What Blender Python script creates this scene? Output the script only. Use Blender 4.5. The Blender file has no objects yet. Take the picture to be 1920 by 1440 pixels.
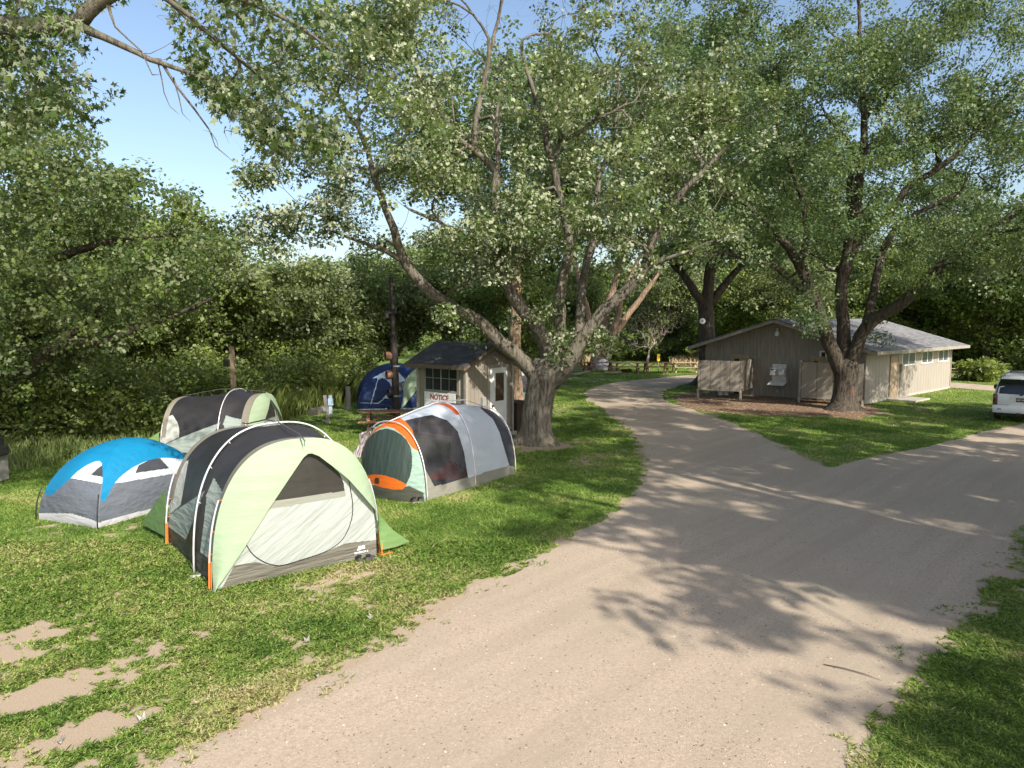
import bpy, bmesh, math, random
import numpy as np
from mathutils import Vector, Matrix, Euler
from mathutils.geometry import tessellate_polygon

# ------------------------------------------------------------------ camera, sky, sun, exposure
SC = bpy.context.scene
COL = SC.collection
CAM_H = 4.0
FPX = 1378.0                       # focal length in pixels of the 1920 wide photograph
PITCH = math.atan(120.0 / FPX)     # horizon at y = 600
cam_data = bpy.data.cameras.new("camera")
cam_data.sensor_width = 36.0
cam_data.lens = 36.0 * FPX / 1920.0
cam_data.clip_start = 0.1
cam_data.clip_end = 1500.0
cam = bpy.data.objects.new("camera", cam_data)
COL.objects.link(cam)
cam.location = (0, 0, CAM_H)
cam.rotation_euler = (math.pi / 2 - PITCH, 0, 0)
SC.camera = cam

SUN_AZ = math.radians(147.0)       # clockwise from the view direction (+Y)
SUN_EL = math.radians(36.0)
world = bpy.data.worlds.new("World")
SC.world = world
world.use_nodes = True
wn = world.node_tree
wn.nodes.clear()
w_out = wn.nodes.new("ShaderNodeOutputWorld")
w_bg = wn.nodes.new("ShaderNodeBackground")
w_sky = wn.nodes.new("ShaderNodeTexSky")
w_sky.sky_type = 'NISHITA'
w_sky.sun_disc = False
w_sky.sun_elevation = SUN_EL
w_sky.sun_rotation = SUN_AZ
w_sky.air_density = 1.0
w_sky.dust_density = 2.2
w_sky.ozone_density = 1.0
w_bg.inputs['Strength'].default_value = 0.128
wn.links.new(w_sky.outputs[0], w_bg.inputs['Color'])
wn.links.new(w_bg.outputs[0], w_out.inputs['Surface'])

sun_data = bpy.data.lights.new("sun", 'SUN')
sun_data.energy = 4.3
sun_data.angle = math.radians(0.55)
sun_data.color = (1.0, 0.93, 0.82)
sun = bpy.data.objects.new("sun", sun_data)
COL.objects.link(sun)
TO_SUN = Vector((math.sin(SUN_AZ) * math.cos(SUN_EL), math.cos(SUN_AZ) * math.cos(SUN_EL), math.sin(SUN_EL)))
sun.rotation_euler = TO_SUN.to_track_quat('Z', 'Y').to_euler()
sun.location = (20, -20, 40)

SC.view_settings.view_transform = 'Standard'
SC.view_settings.look = 'None'
SC.view_settings.exposure = 0.78
SC.view_settings.gamma = 1.0
SC.view_settings.use_curve_mapping = False
SC.cycles.max_bounces = 6
SC.cycles.diffuse_bounces = 3
SC.cycles.glossy_bounces = 2
SC.cycles.transmission_bounces = 4
SC.cycles.transparent_max_bounces = 8
SC.cycles.use_denoising = True
SC.cycles.sample_clamp_indirect = 6.0

# ------------------------------------------------------------------ geometry of the view
CP, SP = math.cos(PITCH), math.sin(PITCH)
EYE = np.array([0.0, 0.0, CAM_H])

def ray(px, py):
    a, b = (px - 960.0) / FPX, (720.0 - py) / FPX
    return np.array([a, CP + b * SP, -SP + b * CP])

def G(px, py, z=0.0):
    d = ray(px, py)
    return EYE + d * ((z - CAM_H) / d[2])

def PD(px, py, y):
    d = ray(px, py)
    return EYE + d * (y / d[1])

def onplane(px, py, o, n):
    d = ray(px, py)
    return EYE + d * (np.dot(np.asarray(o) - EYE, n) / np.dot(d, n))

def project(p):
    p = np.asarray(p, float)
    q = p - EYE
    f = q[..., 1] * CP - q[..., 2] * SP
    u = q[..., 1] * SP + q[..., 2] * CP
    f = np.where(f < 0.05, 0.05, f)
    return np.stack([960 + FPX * q[..., 0] / f, 720 - FPX * u / f], -1)

def inpoly(pts, poly):
    pts = np.asarray(pts, float)
    poly = np.asarray(poly, float)
    x, y = pts[..., 0], pts[..., 1]
    c = np.zeros(x.shape, bool)
    n = len(poly)
    j = n - 1
    for i in range(n):
        xi, yi = poly[i]
        xj, yj = poly[j]
        if yi != yj:
            t = ((yi > y) != (yj > y)) & (x < (xj - xi) * (y - yi) / (yj - yi) + xi)
            c ^= t
        j = i
    return c

def polydist(pts, poly, closed=True):
    pts = np.asarray(pts, float)
    poly = np.asarray(poly, float)
    best = np.full(pts.shape[0], 1e9)
    n = len(poly)
    for i in range(n if closed else n - 1):
        a, b = poly[i], poly[(i + 1) % n]
        ab = b - a
        l2 = max(np.dot(ab, ab), 1e-12)
        t = np.clip(((pts - a) @ ab) / l2, 0, 1)
        d = np.hypot(pts[:, 0] - a[0] - t * ab[0], pts[:, 1] - a[1] - t * ab[1])
        best = np.minimum(best, d)
    return best

def _hash(ix, iy, iz, seed):
    n = (ix.astype(np.int64) * 374761393 + iy.astype(np.int64) * 668265263 + iz.astype(np.int64) * 2147483647 + seed * 1274126177) & 0xFFFFFFFF
    n = ((n ^ (n >> 13)) * 1274126177) & 0xFFFFFFFF
    n = n ^ (n >> 16)
    return (n & 0xFFFF) / 65535.0

def vnoise(x, y, z=None, seed=0):
    x = np.asarray(x, float); y = np.asarray(y, float)
    z = np.zeros_like(x) if z is None else np.asarray(z, float)
    ix, iy, iz = np.floor(x), np.floor(y), np.floor(z)
    fx, fy, fz = x - ix, y - iy, z - iz
    fx, fy, fz = [t * t * (3 - 2 * t) for t in (fx, fy, fz)]
    ix, iy, iz = ix.astype(np.int64), iy.astype(np.int64), iz.astype(np.int64)
    r = 0
    for dx in (0, 1):
        for dy in (0, 1):
            for dz in (0, 1):
                w = (fx if dx else 1 - fx) * (fy if dy else 1 - fy) * (fz if dz else 1 - fz)
                r = r + w * _hash(ix + dx, iy + dy, iz + dz, seed)
    return r

def fbm(x, y, z=None, seed=0, oct=4):
    r, a, s = 0, 0.5, 0
    for k in range(oct):
        r = r + a * vnoise(np.asarray(x) * 2 ** k, np.asarray(y) * 2 ** k, None if z is None else np.asarray(z) * 2 ** k, seed + k * 7)
        s += a
        a *= 0.5
    return r / s

def smooth(a, b, x):
    t = np.clip((x - a) / (b - a), 0, 1)
    return t * t * (3 - 2 * t)

# ------------------------------------------------------------------ objects
def tag(o, label=None, cat=None, group=None, kind=None):
    if label: o['label'] = label
    if cat: o['category'] = cat
    if group: o['group'] = group
    if kind: o['kind'] = kind
    return o

def thing(name, label, cat, loc=(0, 0, 0), rz=0.0, group=None):
    o = bpy.data.objects.new(name, None)
    o.empty_display_size = 0.3
    o.location = [float(v) for v in loc]
    o.rotation_euler = (0, 0, rz)
    COL.objects.link(o)
    return tag(o, label, cat, group)

def link_mesh(name, me, mat, parent=None):
    if mat is not None:
        for m in (mat if isinstance(mat, (list, tuple)) else [mat]):
            me.materials.append(m)
    o = bpy.data.objects.new(name, me)
    COL.objects.link(o)
    if parent is not None:
        o.parent = parent
    return o

def np_mesh(name, verts, faces_flat, loop_start, smooth_shade=False):
    me = bpy.data.meshes.new(name)
    verts = np.asarray(verts, np.float32).reshape(-1, 3)
    me.vertices.add(len(verts))
    me.vertices.foreach_set('co', verts.ravel())
    me.loops.add(len(faces_flat))
    me.loops.foreach_set('vertex_index', np.asarray(faces_flat, np.int32))
    me.polygons.add(len(loop_start))
    me.polygons.foreach_set('loop_start', np.asarray(loop_start, np.int32))
    me.update(calc_edges=True)
    if smooth_shade:
        me.polygons.foreach_set('use_smooth', np.ones(len(loop_start), bool))
    return me

def copy_tree(o, parent=None):
    c = o.copy()
    COL.objects.link(c)
    if parent is not None:
        c.parent = parent
    for ch in list(o.children):
        copy_tree(ch, c)
    return c

class MB:
    """collects shapes, then links them as ONE mesh object"""
    def __init__(self):
        self.v, self.f, self.cuts = [], [], []
    def add(self, vs, fs):
        k = len(self.v)
        self.cuts.append((k, len(self.f)))
        self.v += [tuple(float(c) for c in p) for p in vs]
        self.f += [tuple(i + k for i in f) for f in fs]
        return self
    def box(self, c, s, rz=0.0, M=None):
        x, y, z = s[0] / 2, s[1] / 2, s[2] / 2
        vs = [Vector((a * x, b * y, d * z)) for a in (-1, 1) for b in (-1, 1) for d in (-1, 1)]
        R = M if M is not None else Matrix.Rotation(rz, 3, 'Z')
        vs = [R @ p + Vector(c) for p in vs]
        return self.add(vs, [(0, 1, 3, 2), (4, 6, 7, 5), (0, 4, 5, 1), (2, 3, 7, 6), (0, 2, 6, 4), (1, 5, 7, 3)])
    def bbox(self, c, s, b=0.01, M=None):
        """box with chamfered edges"""
        bm = bmesh.new()
        bmesh.ops.create_cube(bm, size=1.0)
        for p in bm.verts:
            p.co = Vector((p.co.x * s[0], p.co.y * s[1], p.co.z * s[2]))
        bmesh.ops.bevel(bm, geom=bm.edges[:], offset=min(b, min(s) * 0.45), segments=2, affect='EDGES', profile=0.5)
        R = M if M is not None else Matrix.Identity(3)
        bm.verts.index_update()
        self.add([R @ p.co + Vector(c) for p in bm.verts], [[q.index for q in f.verts] for f in bm.faces])
        bm.free()
        return self
    def beam(self, a, b, w, h, up=(0, 0, 1)):
        a, b = Vector(a), Vector(b)
        d = (b - a)
        L = d.length
        d.normalize()
        u = Vector(up)
        if abs(d.dot(u)) > 0.98: u = Vector((1, 0, 0))
        s = d.cross(u).normalized()
        u = s.cross(d)
        M = Matrix((d, s, u)).transposed()
        return self.box((a + b) / 2, (L, w, h), M=M)
    def tube(self, pts, r, n=8, cap=True):
        pts = [Vector(p) for p in pts]
        rs = r if isinstance(r, (list, tuple)) else [r] * len(pts)
        vs, fs = [], []
        ref = None
        for i, p in enumerate(pts):
            t = (pts[min(i + 1, len(pts) - 1)] - pts[max(i - 1, 0)]).normalized()
            if ref is None:
                ref = t.orthogonal().normalized()
            ref = (ref - t * ref.dot(t)).normalized()
            b = t.cross(ref)
            for k in range(n):
                a = 2 * math.pi * k / n
                vs.append(p + (ref * math.cos(a) + b * math.sin(a)) * rs[i])
        for i in range(len(pts) - 1):
            for k in range(n):
                fs.append((i * n + k, i * n + (k + 1) % n, (i + 1) * n + (k + 1) % n, (i + 1) * n + k))
        if cap:
            fs.append(tuple(range(n))[::-1])
            fs.append(tuple((len(pts) - 1) * n + k for k in range(n)))
        return self.add(vs, fs)
    def grid(self, P):
        P = np.asarray(P)
        n, m = P.shape[:2]
        return self.add(P.reshape(-1, 3), [(i * m + j, i * m + j + 1, (i + 1) * m + j + 1, (i + 1) * m + j) for i in range(n - 1) for j in range(m - 1)])
    def prism(self, poly, a, b):
        """polygon (list of 3D points) extruded by the vector from a to b"""
        n = len(poly)
        d = Vector(b) - Vector(a)
        vs = [Vector(p) for p in poly] + [Vector(p) + d for p in poly]
        fs = [tuple(range(n))[::-1], tuple(range(n, 2 * n))]
        fs += [(i, (i + 1) % n, n + (i + 1) % n, n + i) for i in range(n)]
        return self.add(vs, fs)
    def lathe(self, prof, c=(0, 0, 0), n=16, M=None):
        R = M if M is not None else Matrix.Identity(3)
        vs, fs = [], []
        for r, z in prof:
            for k in range(n):
                a = 2 * math.pi * k / n
                vs.append(R @ Vector((r * math.cos(a), r * math.sin(a), z)) + Vector(c))
        for i in range(len(prof) - 1):
            for k in range(n):
                fs.append((i * n + k, i * n + (k + 1) % n, (i + 1) * n + (k + 1) % n, (i + 1) * n + k))
        fs.append(tuple(range(n))[::-1])
        fs.append(tuple((len(prof) - 1) * n + k for k in range(n)))
        return self.add(vs, fs)
    def each(self, name, mat, parent=None):
        """every piece added becomes a mesh of its own"""
        out = []
        for k, (v0, f0) in enumerate(self.cuts):
            v1, f1 = self.cuts[k + 1] if k + 1 < len(self.cuts) else (len(self.v), len(self.f))
            q = MB()
            q.add(self.v[v0:v1], [tuple(i - v0 for i in f) for f in self.f[f0:f1]])
            out.append(q.build(name, mat, parent))
        return out
    def build(self, name, mat, parent=None, smooth_shade=False, angle=None, fixn=True):
        me = bpy.data.meshes.new(name)
        me.from_pydata(self.v, [], self.f)
        if fixn:
            bm = bmesh.new(); bm.from_mesh(me)
            bmesh.ops.recalc_face_normals(bm, faces=bm.faces[:])
            bm.to_mesh(me); bm.free()
        me.update()
        if smooth_shade:
            me.polygons.foreach_set('use_smooth', np.ones(len(me.polygons), bool))
            if angle: me.set_sharp_from_angle(angle=math.radians(angle))
        return link_mesh(name, me, mat, parent)

# ------------------------------------------------------------------ materials
class NT:
    def __init__(self, name):
        self.m = bpy.data.materials.new(name)
        self.m.use_nodes = True
        self.t = self.m.node_tree
        self.b = self.t.nodes['Principled BSDF']
        self.out = self.t.nodes['Material Output']
    def n(self, typ, **kw):
        nd = self.t.nodes.new(typ)
        for k, v in kw.items():
            if k.startswith('i_'):
                nd.inputs[k[2:].replace('_', ' ')].default_value = v
            else:
                setattr(nd, k, v)
        return nd
    def l(self, a, b):
        self.t.links.new(a, b)
    def mix(self, fac, a, b, blend='MIX'):
        nd = self.t.nodes.new('ShaderNodeMix')
        nd.data_type = 'RGBA'
        nd.blend_type = blend
        for sock, val in ((nd.inputs[0], fac), (nd.inputs[6], a), (nd.inputs[7], b)):
            if hasattr(val, 'links'): self.l(val, sock)
            elif isinstance(val, (int, float)): sock.default_value = val
            else: sock.default_value = (*val[:3], 1)
        return nd.outputs[2]
    def ramp(self, fac, stops):
        nd = self.t.nodes.new('ShaderNodeValToRGB')
        el = nd.color_ramp.elements
        while len(el) < len(stops): el.new(0.5)
        for e, (p, c) in zip(el, stops):
            e.position = p
            e.color = (*c, 1) if len(c) == 3 else c
        self.l(fac, nd.inputs[0])
        return nd.outputs[0]
    def math(self, op, a, b=0.0):
        nd = self.t.nodes.new('ShaderNodeMath')
        nd.operation = op
        for sock, val in ((nd.inputs[0], a), (nd.inputs[1], b)):
            if hasattr(val, 'links'): self.l(val, sock)
            else: sock.default_value = val
        return nd.outputs[0]
    def coord(self, kind='Object', scale=(1, 1, 1), rot=(0, 0, 0)):
        tc = self.t.nodes.new('ShaderNodeTexCoord')
        mp = self.t.nodes.new('ShaderNodeMapping')
        if any(rot):
            mp.vector_type = 'TEXTURE'      # turn first, then stretch
            scale = tuple(1.0 / k for k in scale)
        mp.inputs['Scale'].default_value = scale
        mp.inputs['Rotation'].default_value = rot
        self.l(tc.outputs[kind], mp.inputs[0])
        return mp.outputs[0]
    def noise(self, vec, scale, detail=4, rough=0.55):
        nd = self.n('ShaderNodeTexNoise')
        nd.inputs['Scale'].default_value = scale
        nd.inputs['Detail'].default_value = detail
        nd.inputs['Roughness'].default_value = rough
        if vec is not None: self.l(vec, nd.inputs['Vector'])
        return nd.outputs[0]
    def bump(self, h, strength=0.3, dist=0.02):
        nd = self.n('ShaderNodeBump')
        nd.inputs['Strength'].default_value = strength
        nd.inputs['Distance'].default_value = dist
        self.l(h, nd.inputs['Height'])
        self.l(nd.outputs[0], self.b.inputs['Normal'])
        return nd.outputs[0]
    def attr(self, name):
        nd = self.n('ShaderNodeAttribute')
        nd.attribute_name = name
        return nd.outputs['Fac']
    def set(self, col=None, rough=None, metal=None, spec=None, coat=None):
        b = self.b
        for key, val in (('Base Color', col), ('Roughness', rough), ('Metallic', metal), ('Specular IOR Level', spec), ('Coat Weight', coat)):
            if val is None: continue
            if hasattr(val, 'links'): self.l(val, b.inputs[key])
            elif isinstance(val, (int, float)): b.inputs[key].default_value = val
            else: b.inputs[key].default_value = (*val[:3], 1)
        return self

def vary(c, k):
    return tuple(min(1, max(0, x * k)) for x in c)

def m_plain(name, col, rough=0.6, metal=0.0, spec=0.5, scale=6.0, amt=0.18, bump=0.0, coat=None, kind='Object'):
    t = NT(name)
    v = t.coord(kind)
    n = t.noise(v, scale, 5)
    t.set(t.ramp(n, [(0.3, vary(col, 1 - amt)), (0.7, vary(col, 1 + amt))]), rough, metal, spec, coat)
    if bump:
        t.bump(t.noise(v, scale * 6, 4), bump, 0.01)
    return t.m

def m_fabric(name, col, trans=0.25, rough=0.6, wr=0.35, stretch=(1.2, 3.0, 5.0), sheen=0.3, rot=(0, 0, 0)):
    t = NT(name)
    v = t.coord('Object', stretch, rot)
    n = t.noise(v, 1.6, 3, 0.5)
    n2 = t.noise(t.coord('Object'), 1.3, 3)
    c = t.ramp(n2, [(0.3, vary(col, 0.93)), (0.7, vary(col, 1.05))])
    t.set(c, rough, 0, sheen)
    nb = t.bump(n, wr, 0.08)
    tr = t.n('ShaderNodeBsdfTranslucent')
    t.l(c, tr.inputs[0])
    t.l(nb, tr.inputs['Normal'])
    mx = t.n('ShaderNodeMixShader')
    mx.inputs[0].default_value = trans
    t.l(t.b.outputs[0], mx.inputs[1]); t.l(tr.outputs[0], mx.inputs[2])
    t.l(mx.outputs[0], t.out.inputs[0])
    return t.m

def m_mesh_fabric(name, col, see=0.25):
    t = NT(name)
    n = t.noise(t.coord('Object', (1, 2, 3)), 1.5, 3)
    t.set(t.ramp(n, [(0.3, vary(col, 0.8)), (0.7, vary(col, 1.25))]), 0.5, 0, 0.3)
    t.bump(n, 0.25, 0.05)
    tr = t.n('ShaderNodeBsdfTransparent')
    mx = t.n('ShaderNodeMixShader')
    mx.inputs[0].default_value = see
    t.l(t.b.outputs[0], mx.inputs[1]); t.l(tr.outputs[0], mx.inputs[2])
    t.l(mx.outputs[0], t.out.inputs[0])
    return t.m

def m_glass(name, col=(0.03, 0.035, 0.04), rough=0.06):
    t = NT(name)
    n = t.noise(t.coord('Object'), 0.9, 3)
    t.set(t.ramp(n, [(0.35, vary(col, 0.6)), (0.65, vary(col, 1.5))]), rough, 0, 0.6)
    return t.m

def m_wood(name, col, rough=0.8, axis=(1, 12, 12)):
    t = NT(name)
    n = t.noise(t.coord('Object', axis), 3.0, 6, 0.6)
    n2 = t.noise(t.coord('Object'), 2.0, 3)
    c = t.ramp(n, [(0.25, vary(col, 0.6)), (0.75, vary(col, 1.25))])
    t.set(t.mix(n2, c, vary(col, 0.75)), rough, 0, 0.25)
    t.bump(n, 0.3, 0.01)
    return t.m

def m_leaf(name, top, under, trans=0.35, var=0.35, gloss=0.4, yellow=(0.16, 0.15, 0.03)):
    t = NT(name)
    a = t.attr('tint')
    lime = (top[0] * 1.5 + .035, top[1] * 1.25 + .045, top[2] * 1.1 + .012)
    topc = t.ramp(a, [(0.05, vary(top, .9 - var)), (0.5, top), (0.78, lime), (0.97, vary(lime, 1.25)), (1.0, yellow)])
    geo = t.n('ShaderNodeNewGeometry')
    und = t.mix(t.math('MULTIPLY', a, 0.7), under, (under[0] * .75, under[1] * .78, under[2] * .5))
    c = t.mix(geo.outputs['Backfacing'], topc, und)
    t.set(c, 0.5, 0, gloss)
    tr = t.n('ShaderNodeBsdfTranslucent')
    t.l(t.mix(0.55, topc, (0.30, 0.37, 0.08)), tr.inputs[0])
    mx = t.n('ShaderNodeMixShader')
    mx.inputs[0].default_value = trans
    t.l(t.b.outputs[0], mx.inputs[1]); t.l(tr.outputs[0], mx.inputs[2])
    t.l(mx.outputs[0], t.out.inputs[0])
    return t.m

def m_bark(name, col, moss=(0.16, 0.15, 0.09)):
    t = NT(name)
    n = t.noise(t.coord('Object', (7, 7, 1.3)), 1.6, 8, 0.7)
    n2 = t.noise(t.coord('Object'), 0.7, 3)
    c = t.ramp(n, [(0.36, vary(col, 0.25)), (0.52, col), (0.72, vary(col, 1.6))])
    t.set(t.mix(t.ramp(n2, [(0.48, (0, 0, 0)), (0.7, (0.45, 0.45, 0.45))]), c, moss), 0.9, 0, 0.2)
    t.bump(n, 1.0, 0.09)
    return t.m
# ------------------------------------------------------------------ ground, road, paths
def px_line(pts):
    return np.array([G(x, y)[:2] for x, y in pts])

def fractal(poly, amp, step, seed, closed=True):
    """resample a polyline and roughen it"""
    poly = np.asarray(poly, float)
    out = []
    n = len(poly)
    for i in range(n if closed else n - 1):
        a, b = poly[i], poly[(i + 1) % n]
        L = np.hypot(*(b - a))
        k = max(1, int(min(L / step, 400)))
        for q in range(k):
            out.append(a + (b - a) * q / k)
    if not closed: out.append(poly[-1])
    out = np.array(out)
    nx = fbm(out[:, 0] * 1.3, out[:, 1] * 1.3, seed=seed, oct=5) - 0.5
    ny = fbm(out[:, 0] * 1.3 + 31, out[:, 1] * 1.3 + 17, seed=seed + 3, oct=5) - 0.5
    return out + np.stack([nx, ny], -1) * amp * 2

def catmull2(pts, per=6):
    pts = np.asarray(pts, float)
    P = np.vstack([2 * pts[0] - pts[1], pts, 2 * pts[-1] - pts[-2]])
    out = []
    for i in range(1, len(P) - 2):
        for k in range(per):
            t = k / per
            out.append(0.5 * (2 * P[i] + (P[i + 1] - P[i - 1]) * t + (2 * P[i - 1] - 5 * P[i] + 4 * P[i + 1] - P[i + 2]) * t * t + (3 * P[i] - P[i - 1] - 3 * P[i + 1] + P[i + 2]) * t ** 3))
    out.append(P[-2])
    return np.array(out)

left_edge = catmull2(px_line([(120, 1560), (290, 1440), (430, 1372), (620, 1270), (760, 1195), (885, 1112), (1000, 1050), (1100, 1000), (1170, 950), (1204, 900), (1210, 855), (1190, 815), (1150, 780), (1108, 753), (1098, 738), (1118, 725), (1180, 714), (1300, 703), (1420, 697)]))
right_far = catmull2(px_line([(1420, 706), (1300, 717), (1262, 727), (1240, 739), (1256, 755), (1290, 765), (1400, 806), (1480, 846), (1530, 868), (1570, 876), (1650, 855), (1760, 830), (1850, 808), (1925, 793)]))
right_side = np.vstack([[26, 27.5], [34, 22], [30, 14], catmull2(px_line([(2100, 985), (1925, 985), (1893, 1040), (1890, 1065), (1822, 1095), (1822, 1130), (1745, 1200), (1692, 1270), (1640, 1340), (1612, 1400), (1570, 1480), (1530, 1580)]), 4)])
road_core = np.vstack([left_edge, right_far, right_side, [[2.5, -8], [-9, -8]]])
road_poly = fractal(road_core, 0.30, 0.08, 5)
far_path = np.array([G(1700, 712)[:2], G(1790, 717.5)[:2], G(1858, 723)[:2], [34, 39], [36, 36.5], G(1862, 733)[:2], G(1785, 727)[:2], G(1700, 722)[:2]])
far_path_poly = fractal(far_path, 0.12, 0.4, 15)
mulch_px = [(1258, 744), (1296, 735), (1420, 740), (1560, 748), (1640, 762), (1655, 772), (1610, 788), (1560, 782), (1470, 781), (1380, 776), (1310, 770), (1275, 760)]
mulch_poly = fractal(px_line(mulch_px), 0.25, 0.25, 25)

def sheet(name, poly, z, mat, kind='structure'):
    tris = tessellate_polygon([[Vector((p[0], p[1], 0)) for p in poly]])
    me = bpy.data.meshes.new(name)
    me.from_pydata([(p[0], p[1], z) for p in poly], [], [tuple(t) for t in tris])
    bm = bmesh.new(); bm.from_mesh(me)
    for f in bm.faces:
        if f.normal.z < 0: f.normal_flip()
    bm.to_mesh(me); bm.free()
    me.update()
    o = link_mesh(name, me, mat)
    return tag(o, kind=kind)

ROAD_DIR = np.array([0.69, 0.72])

TRUNKS = [(0.75, 23.4, 1.25), (14.4, 31.8, 1.7)]

def dirt_mask(x, y):
    """bare earth: streaks along the drive in the near lawn, thin rims by the drive, rings at the trunks"""
    u = x * ROAD_DIR[0] + y * ROAD_DIR[1]
    v = -x * ROAD_DIR[1] + y * ROAD_DIR[0]
    n = fbm(u * 0.5, v * 1.7, seed=11, oct=5)
    n2 = fbm(x * 2.3, y * 2.3, seed=41, oct=4)
    n4 = fbm(x * 9, y * 9, seed=43, oct=3)
    near = smooth(10.9, 8.4, y) * smooth(-0.3, -1.6, x + 0.12 * (y - 8))
    wear = near * 0.150 - smooth(9.6, 12.5, y) * 0.12
    d = smooth(0.44, 0.96, n + wear + near * .03 + (n2 - 0.5) * 0.55 + (n4 - 0.5) * 0.5)
    thin = near * smooth(0.40, 0.62, fbm(u * 0.8, v * 1.6, seed=13, oct=4)) * (0.36 + 1.1 * (n4 - 0.35))
    d = np.maximum(d, np.clip(thin, 0, 0.6))
    for (tx, ty, tr) in TRUNKS:
        r = np.hypot(x - tx, (y - ty) * 1.0)
        d = np.maximum(d, smooth(tr + 0.35, tr - 0.45, r + (n2 - 0.5) * 2.2) * .8)
    k = np.where((y > 3) & (y < 32) & (x < 12) & (x > -9))[0]
    if len(k):
        rd = polydist(np.stack([x[k], y[k]], -1), road_core)
        d[k] = np.maximum(d[k], .95 * smooth(0.30, 0.0, rd + (n2[k] - .5) * .8 + (n4[k] - .5) * .5))
    return d

def axis(vals):
    out = [vals[0][0]]
    for a, b, s in vals:
        k = max(1, int(round((b - a) / s)))
        out += [a + (b - a) * (i + 1) / k for i in range(k)]
    return np.array(out)

gx = axis([(-400, -40, 30), (-40, -12, 1.0), (-12, 8, 0.07), (8, 30, 0.5), (30, 60, 2), (60, 400, 30)])
gy = axis([(-60, -2, 4), (-2, 5, 0.5), (5, 14, 0.06), (14, 30, 0.14), (30, 70, 0.8), (70, 110, 4), (110, 700, 40)])
XX, YY = np.meshgrid(gx, gy)
nX, nY = len(gx), len(gy)
V = np.stack([XX, YY, np.zeros_like(XX)], -1).reshape(-1, 3)
ii = (np.arange(nY - 1)[:, None] * nX + np.arange(nX - 1)[None, :]).ravel()
F = np.stack([ii, ii + 1, ii + 1 + nX, ii + nX], -1)
gme = np_mesh('ground', V, F.ravel(), np.arange(len(F)) * 4)
at = gme.attributes.new('dirt', 'FLOAT', 'POINT')
at.data.foreach_set('value', dirt_mask(V[:, 0], V[:, 1]).astype(np.float32))

t = NT('lawn_soil')
vo = t.coord('Object')
n1 = t.noise(vo, 0.35, 5)
n2 = t.noise(vo, 9.0, 6, 0.7)
n3 = t.noise(vo, 60.0, 4, 0.7)
gr = t.ramp(n2, [(0.3, (0.085, 0.130, 0.026)), (0.6, (0.15, 0.21, 0.045)), (0.85, (0.26, 0.27, 0.09))])
gr = t.mix(t.math('MULTIPLY', n1, 0.55), gr, (0.14, 0.20, 0.035))
so = t.ramp(n3, [(0.25, (0.28, 0.21, 0.145)), (0.55, (0.40, 0.315, 0.23)), (0.8, (0.52, 0.43, 0.33))])
so = t.mix(t.ramp(n2, [(0.35, (0, 0, 0)), (0.75, (0.45, 0.45, 0.45))]), so, (0.40, 0.31, 0.225))
dm = t.attr('dirt')
t.set(t.mix(t.ramp(dm, [(0.15, (0, 0, 0)), (0.75, (1, 1, 1))]), gr, so), 0.95, 0, 0.15)
t.bump(n3, 0.5, 0.02)
M_LAWN = t.m
tag(link_mesh('ground', gme, M_LAWN), kind='structure')

t = NT('packed_gravel')
vo = t.coord('Object')
n1 = t.noise(vo, 0.30, 4)
n2 = t.noise(vo, 3.2, 6, 0.65)
n3 = t.noise(vo, 85.0, 3, 0.75)
vr = t.n('ShaderNodeTexVoronoi'); vr.inputs['Scale'].default_value = 55.0
t.l(vo, vr.inputs['Vector'])
n6 = t.noise(vo, 24.0, 4, 0.7)
c = t.ramp(t.mix(0.4, n3, n6), [(0.34, (0.22, 0.165, 0.12)), (0.5, (0.43, 0.345, 0.26)), (0.66, (0.66, 0.57, 0.46))])
c = t.mix(t.ramp(n2, [(0.35, (0, 0, 0)), (0.7, (0.5, 0.5, 0.5))]), c, (0.50, 0.39, 0.30))
c = t.mix(t.ramp(n1, [(0.36, (0, 0, 0)), (0.60, (0.6, 0.6, 0.6))]), c, (0.40, 0.335, 0.25))
n5 = t.noise(t.coord('Object', (.12, 1.9, 1), (0, 0, math.radians(47))), 1.0, 4)
c = t.mix(t.ramp(n5, [(0.42, (0, 0, 0)), (0.60, (0.36, 0.36, 0.36))]), c, (0.335, 0.27, 0.205))
c = t.mix(t.ramp(vr.outputs['Color'], [(0.05, (1, 1, 1)), (0.09, (0, 0, 0))]), c, (0.16, 0.12, 0.09))

t.set(c, 0.95, 0, 0.15)
t.bump(t.math('ADD', n3, t.math('MULTIPLY', n2, 0.6)), 0.55, 0.018)
M_ROAD = t.m
sheet('road', road_poly, 0.006, M_ROAD)
sheet('path', far_path_poly, 0.006, M_ROAD)

t = NT('mulch_ground')
vo = t.coord('Object')
n3 = t.noise(vo, 26.0, 4, 0.8)
c = t.ramp(n3, [(0.25, (0.09, 0.055, 0.035)), (0.5, (0.21, 0.135, 0.09)), (0.78, (0.36, 0.26, 0.18))])
t.set(c, 0.95, 0, 0.1); t.bump(n3, 0.8, 0.03)
M_MULCH = t.m
sheet('ground_mulch', mulch_poly, 0.010, M_MULCH)

# ---- blades of grass (stuff)
rng = np.random.default_rng(3)
LAWN_OBST = []     # filled with tent floors: polygons without blades

def lawn_points(n, y0, y1, power, x_margin=1.2):
    """random ground points in view, density falling as y^-power"""
    q = 2 - power
    u = rng.random(n)
    y = (y0 ** q + u * (y1 ** q - y0 ** q)) ** (1 / q)
    hw = 0.6967 * y * x_margin + 1.6
    x = (rng.random(n) * 2 - 1) * hw
    return x, y

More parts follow.
